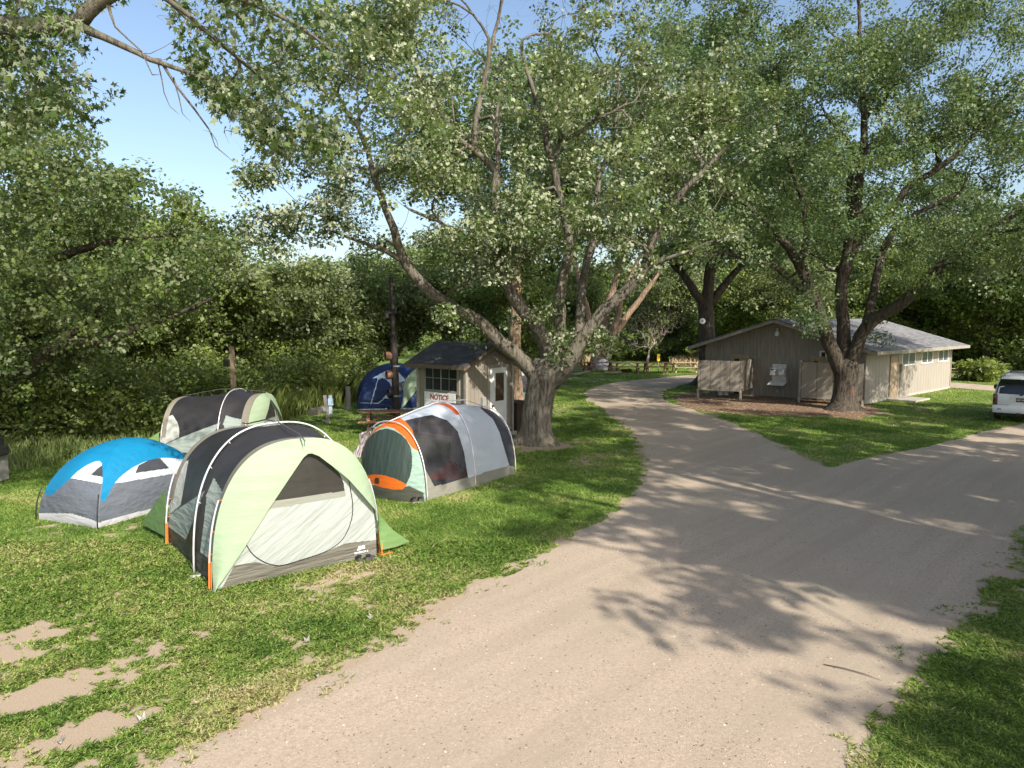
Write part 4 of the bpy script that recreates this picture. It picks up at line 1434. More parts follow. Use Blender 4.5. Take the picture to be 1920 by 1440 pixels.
def generic_tree(seed, H, W, nt, per, size, spread, trunk_r, base_h, lean=0.0, multi=1, gap=0.41, shape=LEAF_SIMPLE, flip=0.25, crad=0.15):
    """skeleton and tufts of a free standing tree at the origin"""
    rng = np.random.default_rng(seed)
    s = Skeleton()
    s.limb(np.array([[0, 0, -.05, trunk_r * 1.7], [0, 0, .25, trunk_r * 1.2], [lean * .3, 0, base_h * .6, trunk_r], [lean, 0, base_h, trunk_r * .85], [lean * 1.4, .1, H * .55, trunk_r * .5], [lean * 1.6, .2, H * .88, trunk_r * .1]]), 0.4, rng, 0.04)
    for k in range(3 + multi * 2):
        a = k * 2.4 + rng.random()
        h0 = base_h * (0.85 + 0.5 * rng.random())
        r = W * (0.45 + 0.3 * rng.random())
        z1 = h0 + (H - h0) * (0.35 + 0.5 * rng.random())
        s.limb(np.array([[lean, 0, h0, trunk_r * .5], [lean + math.cos(a) * r * .35, math.sin(a) * r * .35, h0 + (z1 - h0) * .4, trunk_r * .36], [lean + math.cos(a) * r * .75, math.sin(a) * r * .75, h0 + (z1 - h0) * .8, trunk_r * .2], [lean + math.cos(a) * r, math.sin(a) * r, z1, trunk_r * .07]]), 0.45, rng, 0.05)
    cz = (base_h + H) / 2
    rz = (H - base_h) / 2
    blobs = [(lean, 0, cz + rz * .15, W * .78, W * .78, rz * .85)]
    for k in range(6):
        a = k * 1.05 + rng.random() * .6
        blobs.append((lean + math.cos(a) * W * .58, math.sin(a) * W * .58, cz + rz * (rng.random() - .62) * .95, W * .42, W * .42, rz * .42))
    t = clump_tufts(blobs, nt // 6, 6, W * crad, rng, hollow=.4, gap=gap, gs=2.6 / W, seed=seed)
    s.grow(t, rng, 0.14, 0.6)
    return s, t, dict(per=per, size=size, spread=spread, shape=shape, flip=flip, up=0.7), rng
# ------------------------------------------------------------------ tents
def Z(pts, ox, oy, s):
    return [(ox + x * s, oy + y * s) for x, y in pts]

def Z2(p): return Z(p, 260, 760, .270833)
def Z3(p): return Z(p, 620, 720, .197917)
def Z1(p): return Z(p, 60, 700, .25)

M_LIME = m_fabric('lime_fly', (0.40, 0.515, 0.35), .28, .55, .25)
M_LIMED = m_fabric('green_flap', (0.235, 0.39, 0.15), .35, .55, .25)
M_TWHITE = m_fabric('white_tent_wall', (0.43, 0.47, 0.45), .2, .6, .6, (0.7, 2.0, 5.0), rot=(0, math.radians(-35), 0))
M_TGREY = m_fabric('grey_green_tent_wall', (0.36, 0.42, 0.39), .25, .55, .6, (1.5, 1.5, 6))
M_TPALE = m_fabric('pale_tent_wall', (0.58, 0.60, 0.56), .25, .55, .5)
M_FLOOR = m_fabric('charcoal_tent_floor', (0.052, 0.056, 0.05), .05, .5, .6, (1.2, 2, 6))
M_FLOORG = m_fabric('grey_tent_floor', (0.155, 0.148, 0.125), .08, .5, .8, (1.0, 2, 7))
M_MESHB = m_mesh_fabric('black_tent_mesh', (0.026, 0.025, 0.028), .06)
M_SLEEVE = m_fabric('taupe_sleeve', (0.235, 0.215, 0.175), .1, .6, .3)
M_POLE = m_plain('tent_pole_alloy', (0.72, 0.70, 0.74), .35, .35)
M_ORANGE = m_plain('orange_webbing', (0.80, 0.19, 0.03), .55)
M_BLK = m_plain('black_cord', (0.012, 0.012, 0.012), .6)
M_GUY = m_plain('dark_green_cord', (0.04, 0.09, 0.03), .6)

def sup(t, a, H, n):
    c, s = np.cos(t), np.sin(t)
    return -a * np.sign(c) * np.abs(c) ** (2 / n), H * np.abs(s) ** (2 / n)

def islands(f):
    """groups of faces that hang together; crumbs go to the largest group"""
    root = {}
    def find(a):
        while root.setdefault(a, a) != a:
            root[a] = root[root[a]]
            a = root[a]
        return a
    for q in f.tolist():
        r0 = find(q[0])
        for w in q[1:]: root[find(w)] = r0
    lab = np.array([find(q[0]) for q in f.tolist()])
    ids, cnt = np.unique(lab, return_counts=True)
    big = ids[np.argmax(cnt)]
    out = []
    for i, c in zip(ids, cnt):
        if c >= 40 and i != big: out.append(np.where(lab == i)[0])
    small = [i for i, c in zip(ids, cnt) if c < 40 and i != big]
    out.insert(0, np.where((lab == big) | np.isin(lab, small))[0])
    return out

def region_parts(P, regions, default, parent, to_world, mirror=None, names=None, thick=0.004):
    """split a dense surface grid into fabric parts by outlines; one mesh per fabric"""
    n, m = P.shape[:2]
    Cc = (P[:-1, :-1] + P[1:, :-1] + P[:-1, 1:] + P[1:, 1:]) / 4
    Q = Cc.copy()
    if mirror is not None: Q = mirror(Q)
    px = project(to_world(Q.reshape(-1, 3))).reshape(n - 1, m - 1, 2)
    cls = np.full((n - 1, m - 1), default, object)
    for name, poly in regions:
        if callable(poly): k = poly(Cc, px)
        else: k = inpoly(px, poly)
        cls[k] = name
    idx = np.arange(n * m).reshape(n, m)
    out = {}
    for name in dict.fromkeys(cls.ravel().tolist()):
        k = np.where(cls == name)
        if len(k[0]) < 12: continue
        f = np.stack([idx[k[0], k[1]], idx[k[0] + 1, k[1]], idx[k[0] + 1, k[1] + 1], idx[k[0], k[1] + 1]], -1)
        for isl in islands(f):
            used, inv = np.unique(f[isl].ravel(), return_inverse=True)
            me = np_mesh(names[name][0], P.reshape(-1, 3)[used], inv, np.arange(len(isl)) * 4, True)
            out[name] = link_mesh(names[name][0], me, names[name][1], parent)
    return out

class Frame:
    def __init__(self, o, r):
        self.o = np.array([o[0], o[1], 0.0]); r = np.array([r[0], r[1], 0.0]); self.r = r / np.linalg.norm(r)
        self.b = np.array([-self.r[1], self.r[0], 0])
        self.rz = math.atan2(self.r[1], self.r[0])
    def w(self, p):
        p = np.asarray(p, float)
        return self.o + p[..., 0:1] * self.r + p[..., 1:2] * self.b + p[..., 2:3] * np.array([0, 0, 1.0])
    def l(self, p):
        q = np.asarray(p, float) - self.o
        return np.array([np.dot(q, self.r), np.dot(q, self.b), q[2]])
    def plane(self, px, py, y):
        """local point where the pixel meets the local plane y = const"""
        return self.l(onplane(px, py, self.o + self.b * y, self.b))
    def ground(self, px, py):
        return self.l(G(px, py))

def ruled(A, B, n=60, m=14, bulge=0.0, nrm=(0, -1, 0), sag=0.0):
    def res(c):
        c = np.asarray(c, float)
        d = np.r_[0, np.cumsum(np.linalg.norm(np.diff(c, axis=0), axis=1))]
        s = np.linspace(0, d[-1], n)
        return np.stack([np.interp(s, d, c[:, k]) for k in range(3)], -1)
    a, b = res(A), res(B)
    w = np.linspace(0, 1, m)[None, :, None]
    P = a[:, None] * (1 - w) + b[:, None] * w
    P = P + np.asarray(nrm) * bulge * np.sin(math.pi * w)
    return P

def round_poly(p, k=2):
    p = np.asarray(p, float)
    for _ in range(k):
        q = np.roll(p, -1, 0)
        p = np.stack([.75 * p + .25 * q, .25 * p + .75 * q], 1).reshape(-1, 2)
    return p

def hoop_pts(a, H, n, y, t0=0.0, t1=math.pi, k=50, off=0.0):
    t = np.linspace(t0, t1, k)
    x, z = sup(t, a + off, H + off, n)
    return np.stack([x, np.full(k, y), z], -1)

def make_cabin_tent():
    FL, FR, RL = G(397, 1108), G(712, 1041), G(302, 1022)
    r = (FR - FL)
    W = float(np.linalg.norm(r))
    fr = Frame((FL + FR) / 2, r)
    L = float(fr.l(RL)[1])
    o = thing('cabin_tent', 'big lime green and grey cabin tent nearest the camera', 'tent', fr.o, fr.rz, 'green cabin tents')
    a, nn = W / 2 - .03, 2.55
    ys = np.linspace(0, L, 210)
    fr_h, mid_h, rear_h = 2.14, 2.25, 2.02
    ymid = L * .33
    ts = np.linspace(0, math.pi, 280)
    P = np.zeros((len(ys), len(ts), 3))
    for j, y in enumerate(ys):
        H = np.interp(y, [0, ymid, L], [fr_h, mid_h, rear_h])
        f = y / ymid if y < ymid else (y - ymid) / (L - ymid)
        H -= (.05 if y < ymid else .09) * math.sin(math.pi * f) ** 1.0
        aa = a - .05 * math.sin(math.pi * f)
        x, z = sup(ts, aa, H, nn)
        P[j] = np.stack([x, np.full(len(ts), y), z], -1)
    def mir(Q):
        Q = Q.copy(); Q[..., 0] = -np.abs(Q[..., 0]); return Q
    names = {'roof': ('roof_mesh', M_MESHB), 'floor': ('floor_band', M_FLOOR), 'grey': ('side_panel', M_TGREY), 'white': ('rear_side_panel', M_TPALE),
             'slit': ('side_opening', M_MESHB), 'pale': ('front_side_panel', M_TGREY), 'sleeve': ('pole_sleeve', M_SLEEVE)}
    regs = [
        ('white', Z2([(235, 620), (300, 400), (345, 380), (290, 690), (190, 775)])),
        ('grey', Z2([(195, 770), (150, 900), (335, 935), (460, 590), (430, 612)])),
        ('pale', Z2([(425, 1010), (480, 1055), (520, 1110), (560, 740), (610, 640), (580, 600), (520, 500), (455, 650)])),
        ('pale', Z2([(505, 1065), (560, 1120), (600, 740), (640, 600), (610, 620), (560, 740)])),
        ('slit', Z2([(325, 935), (452, 600), (470, 640), (440, 900), (425, 1015)])),
        ('floor', lambda C, px: C[..., 2] < .30 + .07 * (1 - C[..., 1] / L)),
        ('sleeve', lambda C, px: (C[..., 2] > .80) & ((C[..., 1] < .25) | (C[..., 1] > L - .16))),
    ]
    region_parts(P, regs, 'roof', o, fr.w, mir, names)
    # hoops of alloy pole, standing just off the cloth; orange webbing at the feet
    for y, H in ((.05, fr_h), (ymid, mid_h), (L - .04, rear_h)):
        pts = hoop_pts(a, H, nn, y, .12 if y != ymid else .0, math.pi - (.12 if y != ymid else .0), 60, .045)
        if y != ymid:      # inside its sleeve over the top, bare lower down
            lo = [q for q in range(60) if pts[q][2] < H * .66]
            m = MB(); m.tube(pts[[q for q in lo if q < 30]], .0135, 7); m.tube(pts[[q for q in lo if q >= 30]], .0135, 7)
            m.each('hoop_pole', M_POLE, o)
            m = MB()
        else:
            m = MB(); m.tube(pts, .016, 7)
        if y == ymid:
            for q in (8, 14, 20, 30, 40, 46, 52):
                c = pts[q]; d = np.array([c[0], 0, c[2]]) * .05
                m.tube([c, c - d], .006, 4)
            m.build('hoop_pole', M_POLE, o, True)
        if y != ymid:
            for sgn in (0, 1):
                m = MB()
                e = pts[0] if sgn == 0 else pts[-1]
                i = (1, 4, 9) if sgn == 0 else (-2, -5, -10)
                f = np.array([e[0] * 1.01, e[1], 0.0])
                m.beam(f, e + np.array([0, 0, .12]), .022, .012, (0, 1, 0))
                m.beam(f + np.array([.02, -.03, 0]), e + np.array([.02, -.02, .02]), .012, .010, (0, 1, 0))
                for q in i:
                    c = pts[q]; m.beam(c, c + np.array([-.10 * np.sign(c[0]), 0, -.01]), .026, .006, (0, 0, 1))
                m.each('webbing', M_ORANGE, o)
    # ridge strut over the roof
    m = MB()
    m.tube([(.02, -.22, fr_h + .00), (.02, .0, fr_h + .07), (.02, ymid * .5, fr_h + .11), (.02, ymid, mid_h + .05), (.02, ymid + .6, mid_h + .03), (.02, L - .3, rear_h + .07), (.02, L, rear_h + .05)], .012, 6)
    m.build('ridge_pole', m_plain('dark_pole', (.10, .10, .11), .4, .3), o, True)
    # ---- front: inner wall with window and floor band
    H0 = fr_h - .02
    nx, nz = 260, 180
    xs = np.linspace(-1, 1, nx)
    Q = np.zeros((nz, nx, 3))
    for j, z in enumerate(np.linspace(0, 1, nz)):
        zz = z * (H0 - .03)
        hw = (a - .04) * max(1 - (zz / H0) ** nn, 0) ** (1 / nn)
        x = xs * hw
        y = -.10 * (1 - (xs) ** 2) * math.sin(min(1, z * 1.15) * math.pi * .85) - .02
        Q[j] = np.stack([x, y, np.full(nx, zz)], -1)
    win = Z2([(1165, 300), (900, 720), (1435, 632), (1420, 540), (1390, 470), (1330, 410), (1240, 345)])
    lip = Z2([(930, 660), (890, 735), (900, 722), (1437, 630), (1438, 618), (1425, 590)])
    regs = [('win', Z2([(1165, 290), (925, 662), (1425, 592), (1420, 540), (1390, 470), (1330, 410), (1240, 340)])),
            ('lip', Z2([(925, 662), (895, 722), (1436, 631), (1425, 592)])),
            ('band', Z2([(560, 1300), (660, 1110), (810, 1082), (900, 1107), (1000, 1108), (1160, 1062), (1320, 1005), (1430, 955), (1660, 930), (1680, 1300)]))]
    region_parts(Q, regs, 'wall', o, fr.w, None, {'wall': ('front_wall', M_TWHITE), 'win': ('window_mesh', m_mesh_fabric('front_window_mesh', (.034, .031, .028), .12)), 'lip': ('window_flap', m_fabric('window_lip', (.30, .31, .27), .2)), 'band': ('front_floor_band', M_FLOORG)})
    # door zip
    zp = Z2([(745, 965), (790, 1030), (860, 1080), (930, 1104), (1000, 1106), (1150, 1062), (1300, 1010), (1400, 940), (1450, 860), (1478, 770), (1482, 680), (1468, 590), (1455, 520)])
    zp = catmull2(zp, 4)
    pts = []
    for x, y in zp:
        p = fr.plane(x, y, -.08)
        z = p[2] / (H0 - .03)
        hw = max((a - .04) * max(1 - (p[2] / H0) ** nn, 0) ** (1 / nn), .1)
        yy = -.10 * (1 - min(1, (p[0] / hw) ** 2)) * math.sin(min(1, max(z, 0) * 1.15) * math.pi * .85) - .032
        pts.append(fr.plane(x, y, yy))
    m = MB(); m.tube(pts, .006, 5); m.build('door_zip', M_BLK, o, True)
    # logo on the floor band
    white = m_plain('white_print', (.8, .8, .78), .5)
    c = fr.plane(677, 1027.5, -.035)
    lg = text_obj('logo', 'REI', .075, white, o, (c[0] + .012, -.052, c[2] + .01), (math.pi / 2, 0, 0), .001, .004)
    m = MB(); m.prism([(c[0] - .085, -.052, c[2] - .026), (c[0] - .045, -.052, c[2] + .045), (c[0] - .012, -.052, c[2] - .026)], (0, 0, 0), (0, .002, 0))
    m.build('logo_mark', white, o)
    text_obj('lettering', 'KINGDOM 6', .045, white, o, (c[0] - .005, -.052, c[2] - .065), (math.pi / 2, 0, 0), .001, .001)
    # ---- fly over the front
    inner_px = [(402, 1114), (433, 1066), (460, 1025), (504, 955), (544, 895), (569, 858), (577, 851), (585, 850), (598, 855), (626, 876), (653, 898), (680, 928), (707, 960), (737, 994), (769, 1028)]
    A0 = fr.ground(402, 1114); A1 = fr.ground(769, 1028)
    inner = []
    for k, (x, y) in enumerate(inner_px):
        if k <= 7: yy = np.interp(k, [0, 4, 7], [A0[1], -.26, -.16])
        else: yy = np.interp(k, [7, 11, 14], [-.16, -.20, A1[1]])
        inner.append(fr.plane(x, y, yy))
    inner[0] = A0 + np.array([0, 0, .02]); inner[-1] = A1 + np.array([0, 0, .12])
    ai, zi = a + .02, fr_h + .01
    t = np.linspace(.03, math.pi - .20, 60)
    x, z = sup(t, ai, zi, nn)
    outer = np.stack([x, np.full(60, -.015), z], -1)
    outer[0] = A0 + np.array([.0, .06, .03])
    # left wing + top + right shoulder, matched by hand so that the cloth runs across evenly
    iL, iR = np.array(inner[:8]), np.array(inner[7:13])
    oL, oR = outer[:30], outer[29:]
    P1 = ruled(oL, iL, 60, 14, .05)
    P2 = ruled(oR, iR, 60, 12, .02)
    m = MB(); m.grid(P1); m.grid(P2)
    m.build('rain_fly', M_LIME, o, True)
    # right flap down to its peg
    e = np.array([outer[-1], outer[-1] * np.array([1, 1, .4]) + np.array([.02, -.02, 0]), np.array([a + .03, -.05, .10])])
    m = MB()
    m.grid(ruled([iR[-1], *inner[13:]], [outer[-1], e[1], e[2], e[2] * .5 + inner[-1] * .5 + np.array([0, 0, -.02]), inner[-1]], 30, 14, .0))
    m.build('right_flap', M_LIMED, o, True)
    # rear flap
    tip = fr.ground(264, 992) + np.array([0, 0, .10])
    up = fr.l(PD(322, 925, float(G(310, 1020)[1])))
    m = MB(); m.grid(ruled([np.array([-a - .02, L, 1.0]), np.array([-a - .03, L, .12])], [tip, tip + np.array([.01, 0, 0])], 12, 12))
    m.build('rear_flap', M_LIMED, o, True)
    # rear wall
    m = MB(); m.grid(ruled(hoop_pts(a, rear_h, nn, L, k=40), np.tile(np.array([[0, L + .12, .7]]), (40, 1)) + hoop_pts(.02, .02, 2, 0, k=40), 40, 8, .0, (0, 1, 0)))
    m.build('rear_wall', M_LIME, o, True)
    # guy lines and pegs
    def guy(p, q, mat=M_GUY):
        m = MB(); m.tube([p, q], .004, 4); m.tube([np.array(q) + np.array([0, 0, .05]), np.array(q) - np.array([0, 0, .03])], .006, 5); m.build('guy_line', mat, o)
    guy(A0 + np.array([0, 0, .03]), fr.ground(391, 1162))
    guy(tip, fr.ground(236, 1010))
    guy(np.array([.02, -.2, fr_h]), np.array([.02, -.2, fr_h - .06]))
    m = MB(); m.bbox((fr.ground(367, 1081)[0], fr.ground(367, 1081)[1], .012), (.16, .10, .024), .006); m.build('peg_plate', M_POLE, o)
    m = MB()
    p = fr.ground(728, 1041); m.beam(p + np.array([-.14, .0, .03]), p + np.array([.1, .03, .02]), .03, .02); m.beam(fr.ground(716, 1042), fr.ground(716, 1042) + np.array([0, 0, .22]), .02, .012)
    m.build('peg_strap', M_ORANGE, o)
    fl = [fr.w(np.array(q)) [:2] for q in ((-a, -.02, 0), (a, -.02, 0), (a, L, 0), (-a, L, 0))]
    LAWN_OBST.append(np.array(fl))
    # the same kind of tent behind: turned, seen from its long side
    c = copy_tree(o)
    RL2, FL2 = G(300, 866), G(492, 868)
    d = FL2 - RL2; d /= np.linalg.norm(d)
    r2 = np.array([-d[1], d[0], 0])          # to the right when looking from its front, i.e. away from the camera
    r2 = r2 if r2[1] > 0 else -r2
    org = RL2 + d * L * .87 + r2 * W / 2
    c.location = (org[0], org[1], 0)
    c.rotation_euler = (0, 0, math.atan2(r2[1], r2[0]))
    c.scale = (1, .87, .85)
    c['label'] = 'black meshed green cabin tent standing behind the bright blue dome tent'
    for ch in list(c.children):
        if ch.name.split('.')[0] in ('guy_line', 'peg_plate', 'peg_strap', 'right_flap'): bpy.data.objects.remove(ch)
    fr2 = Frame(org, r2)
    LAWN_OBST.append(np.array([fr2.w(np.array(q))[:2] for q in ((-a, 0, 0), (a, 0, 0), (a, L, 0), (-a, L, 0))]))
    # and one more behind the hut window, mostly hidden
    c = copy_tree(o)
    c.location = (*PD(806, 740, 33.5)[:2], 0)
    c.rotation_euler = (0, 0, math.radians(24))
    c.scale = (1, 1, .88)
    c['label'] = 'green cabin tent half hidden behind the hut and the dark pole'
    for ch in list(c.children):
        if ch.name.split('.')[0] in ('guy_line', 'peg_plate', 'peg_strap', 'right_flap'): bpy.data.objects.remove(ch)

def make_lodge_tent():
    """white, orange and mint tunnel tent before the hut"""
    M_W = m_fabric('pale_blue_white_fly', (0.52, 0.58, 0.66), .22, .6, .2)
    M_OR = m_fabric('orange_fly', (0.72, 0.16, 0.02), .25, .55, .25)
    M_RED = m_fabric('red_orange_strip', (0.58, 0.10, 0.03), .15, .55, .2)
    M_MINT = m_fabric('mint_wall', (0.36, 0.52, 0.44), .25, .55, .6, (2, 2, 5))
    M_DOOR = m_fabric('dark_green_door', (0.038, 0.058, 0.050), .05, .55, .5, (5, 2, 1.2))
    M_BAND = m_fabric('olive_grey_band', (0.245, 0.24, 0.205), .08, .55, .3)
    M_BANDD = m_fabric('dark_olive_band', (0.06, 0.065, 0.05), .05, .55, .4)
    M_NAVY = m_fabric('charcoal_panel', (0.045, 0.048, 0.062), .06, .55, .3)
    M_MD = m_mesh_fabric('door_mesh', (0.050, 0.047, 0.055), .30)
    A1, A2, A3 = G(798, 940), G(899, 914), G(964, 889)
    ax = A3 - A1
    Lt = float(np.linalg.norm(ax)); ax /= Lt
    r = np.array([ax[1], -ax[0], 0])
    Wd = 2.05
    fr = Frame(A1 - r * Wd / 2, r)
    o = thing('tunnel_tent', 'white and orange tunnel tent with a dark round door before the hut', 'tent', fr.o, fr.rz)
    a, nn = Wd / 2, 2.3
    y2 = float(fr.l(A2)[1])
    ys = np.linspace(0, Lt, 260)
    ts = np.linspace(0, math.pi, 280)
    H1, H2, H3 = 1.66, 1.95, 1.66
    P = np.zeros((260, 280, 3))
    for j, y in enumerate(ys):
        H = float(np.interp(y, [0, y2 * .5, y2, Lt], [H1, (H1 + H2) / 2 + .02, H2, H3]))
        f = y / y2 if y < y2 else (y - y2) / (Lt - y2)
        if y > y2: H += .05 * math.sin(math.pi * f)
        x, z = sup(ts, a + .04 * math.sin(math.pi * y / Lt), H, nn)
        P[j] = np.stack([x, np.full(280, y), z], -1)
    regs = [
        ('fly', Z3([(640, 325), (800, 240), (980, 160), (1150, 195), (1380, 195), (1535, 330), (1600, 460), (1692, 772), (1300, 888), (1265, 650), (1205, 450), (1105, 345), (960, 293), (800, 322), (690, 350)])),
        ('mesh', Z3([(790, 345), (880, 305), (960, 293), (1105, 345), (1205, 450), (1265, 650), (1302, 888), (985, 972), (870, 760), (820, 600), (780, 420)])),
        ('band', Z3([(850, 700), (880, 780), (985, 972), (1302, 886), (1692, 770), (1740, 785), (1800, 900), (880, 1180)])),
        ('hood', Z3([(560, 300), (660, 322), (710, 355), (770, 430), (800, 520), (835, 650), (700, 700), (500, 420)])),
        ('strip', lambda C, px: (np.abs(C[..., 1] - y2) < .10) & (C[..., 2] > H2 * .88)),
    ]
    region_parts(P, regs, 'dark', o, fr.w, None, {'fly': ('white_fly', M_W), 'mesh': ('side_door_mesh', M_MD), 'band': ('floor_band', M_BAND), 'strip': ('ridge_strip', M_RED), 'hood': ('side_hood', M_OR), 'dark': ('body', M_NAVY)})
    for y, H in ((0.0, H1), (y2, H2), (Lt, H3)):
        pts = hoop_pts(a, H, nn, y, 0, math.pi, 60, .05)
        m = MB(); m.tube(pts, .013, 7)
        for q in (6, 12, 18, 42, 48, 54):
            c = pts[q]; m.tube([c, c - np.array([c[0], 0, c[2]]) * .05], .006, 4)
        m.build('hoop_pole', M_POLE, o, True)
    m = MB(); m.tube([(0, -.05, H1 + .05), (.02, y2 * .5, (H1 + H2) / 2 + .09), (0, y2, H2 + .06), (0, y2 + 1, H2), (0, Lt, H3 + .06)], .011, 6); m.build('ridge_pole', M_POLE, o, True)
    # front end: rounded door leaning forward
    nx, nz = 220, 180
    xs = np.linspace(-1, 1, nx)
    Q = np.zeros((nz, nx, 3))
    for j, q in enumerate(np.linspace(0, 1, nz)):
        zz = q * H1 * .995
        hw = a * max(1 - (zz / H1) ** nn, 0) ** (1 / nn)
        y = -(.42 * (1 - q) ** .8 + .10 * math.sin(math.pi * q)) * (1 - np.abs(xs) ** 2.6)
        Q[j] = np.stack([xs * hw, y, np.full(nx, zz)], -1)
    door = [(300, 760), (292, 690), (305, 610), (345, 530), (400, 470), (460, 435), (530, 422), (600, 440), (670, 480), (720, 530), (758, 600), (772, 690), (770, 790), (750, 880), (715, 950), (660, 1000), (560, 1000), (430, 960), (350, 920), (310, 850)]
    regs = [('band', Z3([(230, 950), (330, 950), (430, 960), (600, 1000), (700, 975), (740, 965), (880, 1030), (900, 1200), (230, 1100)])),
            ('orange', Z3([(360, 500), (440, 410), (520, 370), (640, 330), (690, 350), (760, 430), (830, 640), (770, 600), (700, 500), (600, 420), (530, 400), (470, 420), (400, 465), (330, 540)])),
            ('door', Z3(door)),
            ('patch', Z3([(312, 880), (330, 866), (420, 856), (520, 868), (620, 900), (690, 935), (722, 955), (680, 1000), (600, 1000), (500, 985), (400, 950), (330, 925)]))]
    region_parts(Q, regs, 'mint', o, fr.w, None, {'band': ('front_floor_band', M_BANDD), 'orange': ('orange_hood', M_OR), 'door': ('round_door', M_DOOR), 'patch': ('door_pocket', M_OR), 'mint': ('front_wall', M_MINT)})
    # square mark on the orange pocket
    c = fr.plane(708, 900, -.40)
    j = np.argmin(np.abs(project(fr.w(Q)) - np.array([708.5, 900.5])).sum(-1))
    c = Q.reshape(-1, 3)[j]
    dk = m_plain('dark_print', (.05, .02, .015), .6)
    m = MB()
    for (cx, cz, sx, sz) in ((0, .05, .12, .016), (0, -.05, .12, .016), (-.052, 0, .016, .086), (.052, 0, .016, .086)):
        m.box((c[0] + cx, c[1] - .02, c[2] + cz), (sx, .004, sz))
    m.box((c[0], c[1] - .018, c[2]), (.085, .003, .082))
    m.build('logo', dk, o)
    # inner cloths seen through the side door
    inn = a - .30
    m = MB()
    g = [[fr.plane(*q, 0) for q in []]]
    def inplane(zx, zy):
        p = onplane(620 + zx * .197917, 720 + zy * .197917, fr.w(np.array([inn, 0, 0])), fr.r)
        return fr.l(p)
    rows = []
    for zx0, zx1, zy in ((1165, 1185, 400), (1150, 1215, 480), (1140, 1240, 600), (1125, 1262, 720), (1180, 1262, 780), (1240, 1258, 835)):
        rows.append([inplane(zx0 + (zx1 - zx0) * k / 10, zy) + np.array([.03 * math.sin(k * 1.9), 0, 0]) for k in range(11)])
    MB().grid(rows).build('inner_curtain', m_fabric('white_curtain', (.62, .62, .68), .3, .6, .6, (1, 9, 1)), o, True)
    rows = []
    for zx0, zx1, zy in ((1110, 1180, 740), (1050, 1290, 800), (950, 1300, 850), (930, 1300, 905)):
        rows.append([inplane(zx0 + (zx1 - zx0) * k / 10, zy) for k in range(11)])
    MB().grid(rows).build('inner_bedding', m_fabric('red_bedding', (.52, .07, .035), .1, .7, .6), o, True)
    m = MB(); m.box((0, Lt / 2, .03), (Wd - .2, Lt - .1, .04)); m.build('floor', M_NAVY, o)
    m = MB(); m.grid(ruled(hoop_pts(a, H3, nn, Lt, k=40), hoop_pts(.02, .02, 2, 0, k=40) + np.array([[0, Lt + .15, .6]]), 40, 8, 0, (0, 1, 0))); m.build('rear_wall', M_NAVY, o, True)
    def guy(p, q):
        m = MB(); m.tube([p, q], .004, 4); m.build('guy_line', M_GUY, o)
    guy(np.array([0, 0, H1 + .05]), fr.ground(640, 905))
    LAWN_OBST.append(np.array([fr.w(np.array(q))[:2] for q in ((-a * .8, -.35, 0), (a * .8, -.35, 0), (a, 0, 0), (a, Lt, 0), (-a, Lt, 0), (-a, 0, 0))]))
    # striped towel thrown over the left shoulder of the tent
    tw = thing('striped_towel', 'pale grey striped towel draped over the left side of the white and orange tent', 'towel', fr.o, fr.rz)
    rows = []
    for t_, off in zip(np.linspace(.42, 1.12, 26), range(26)):
        x, z = sup(np.array([t_]), a + .035, H1 + .035, nn)
        w_ = .26 + .10 * math.sin(off * .5)
        rows.append([(x[0] + .012 * math.sin(k * 1.3 + off * .6), -.06 + w_ * (k / 10 - .5) * 1.2 + .02 * math.sin(off), z[0] + .022 * math.sin(k * 1.7 + off * .8)) for k in range(11)])
    t = NT('striped_cloth')
    wv = t.n('ShaderNodeTexWave'); wv.bands_direction = 'Y'; wv.inputs['Scale'].default_value = 5; wv.inputs['Distortion'].default_value = 1.5
    t.l(t.coord('Object'), wv.inputs[0])
    t.set(t.ramp(wv.outputs[0], [(.1, (.16, .13, .15)), (.3, (.50, .44, .46)), (1, (.58, .52, .54))]), .9, 0, .1)
    MB().grid(rows).build('cloth', t.m, tw, True)

def dome_grid(w, d, H, n=170, m=140, ex=.95, bulge=.0):
    """four panels of a dome on crossed poles; returns four grids (front, right, back, left)"""
    cor = [(-w / 2, -d / 2), (w / 2, -d / 2), (w / 2, d / 2), (-w / 2, d / 2)]
    th = np.linspace(0, math.pi / 2, n)
    hr, hz = np.cos(th) ** (ex + .13), H * np.sin(th) ** .98
    out = []
    for k in range(4):
        a, b = np.array(cor[k]), np.array(cor[(k + 1) % 4])
        u = np.linspace(0, 1, m)
        base = a[None] * (1 - u[:, None]) + b[None] * u[:, None]
        nrm = (a + b) / np.linalg.norm(a + b)
        g = np.zeros((n, m, 3))
        for i in range(n):
            q = base * hr[i] + nrm * bulge * math.sin(th[i] * 2) * np.sin(math.pi * u)[:, None]
            g[i, :, :2] = q
            g[i, :, 2] = hz[i] + .0 * u
        out.append(g)
    return out

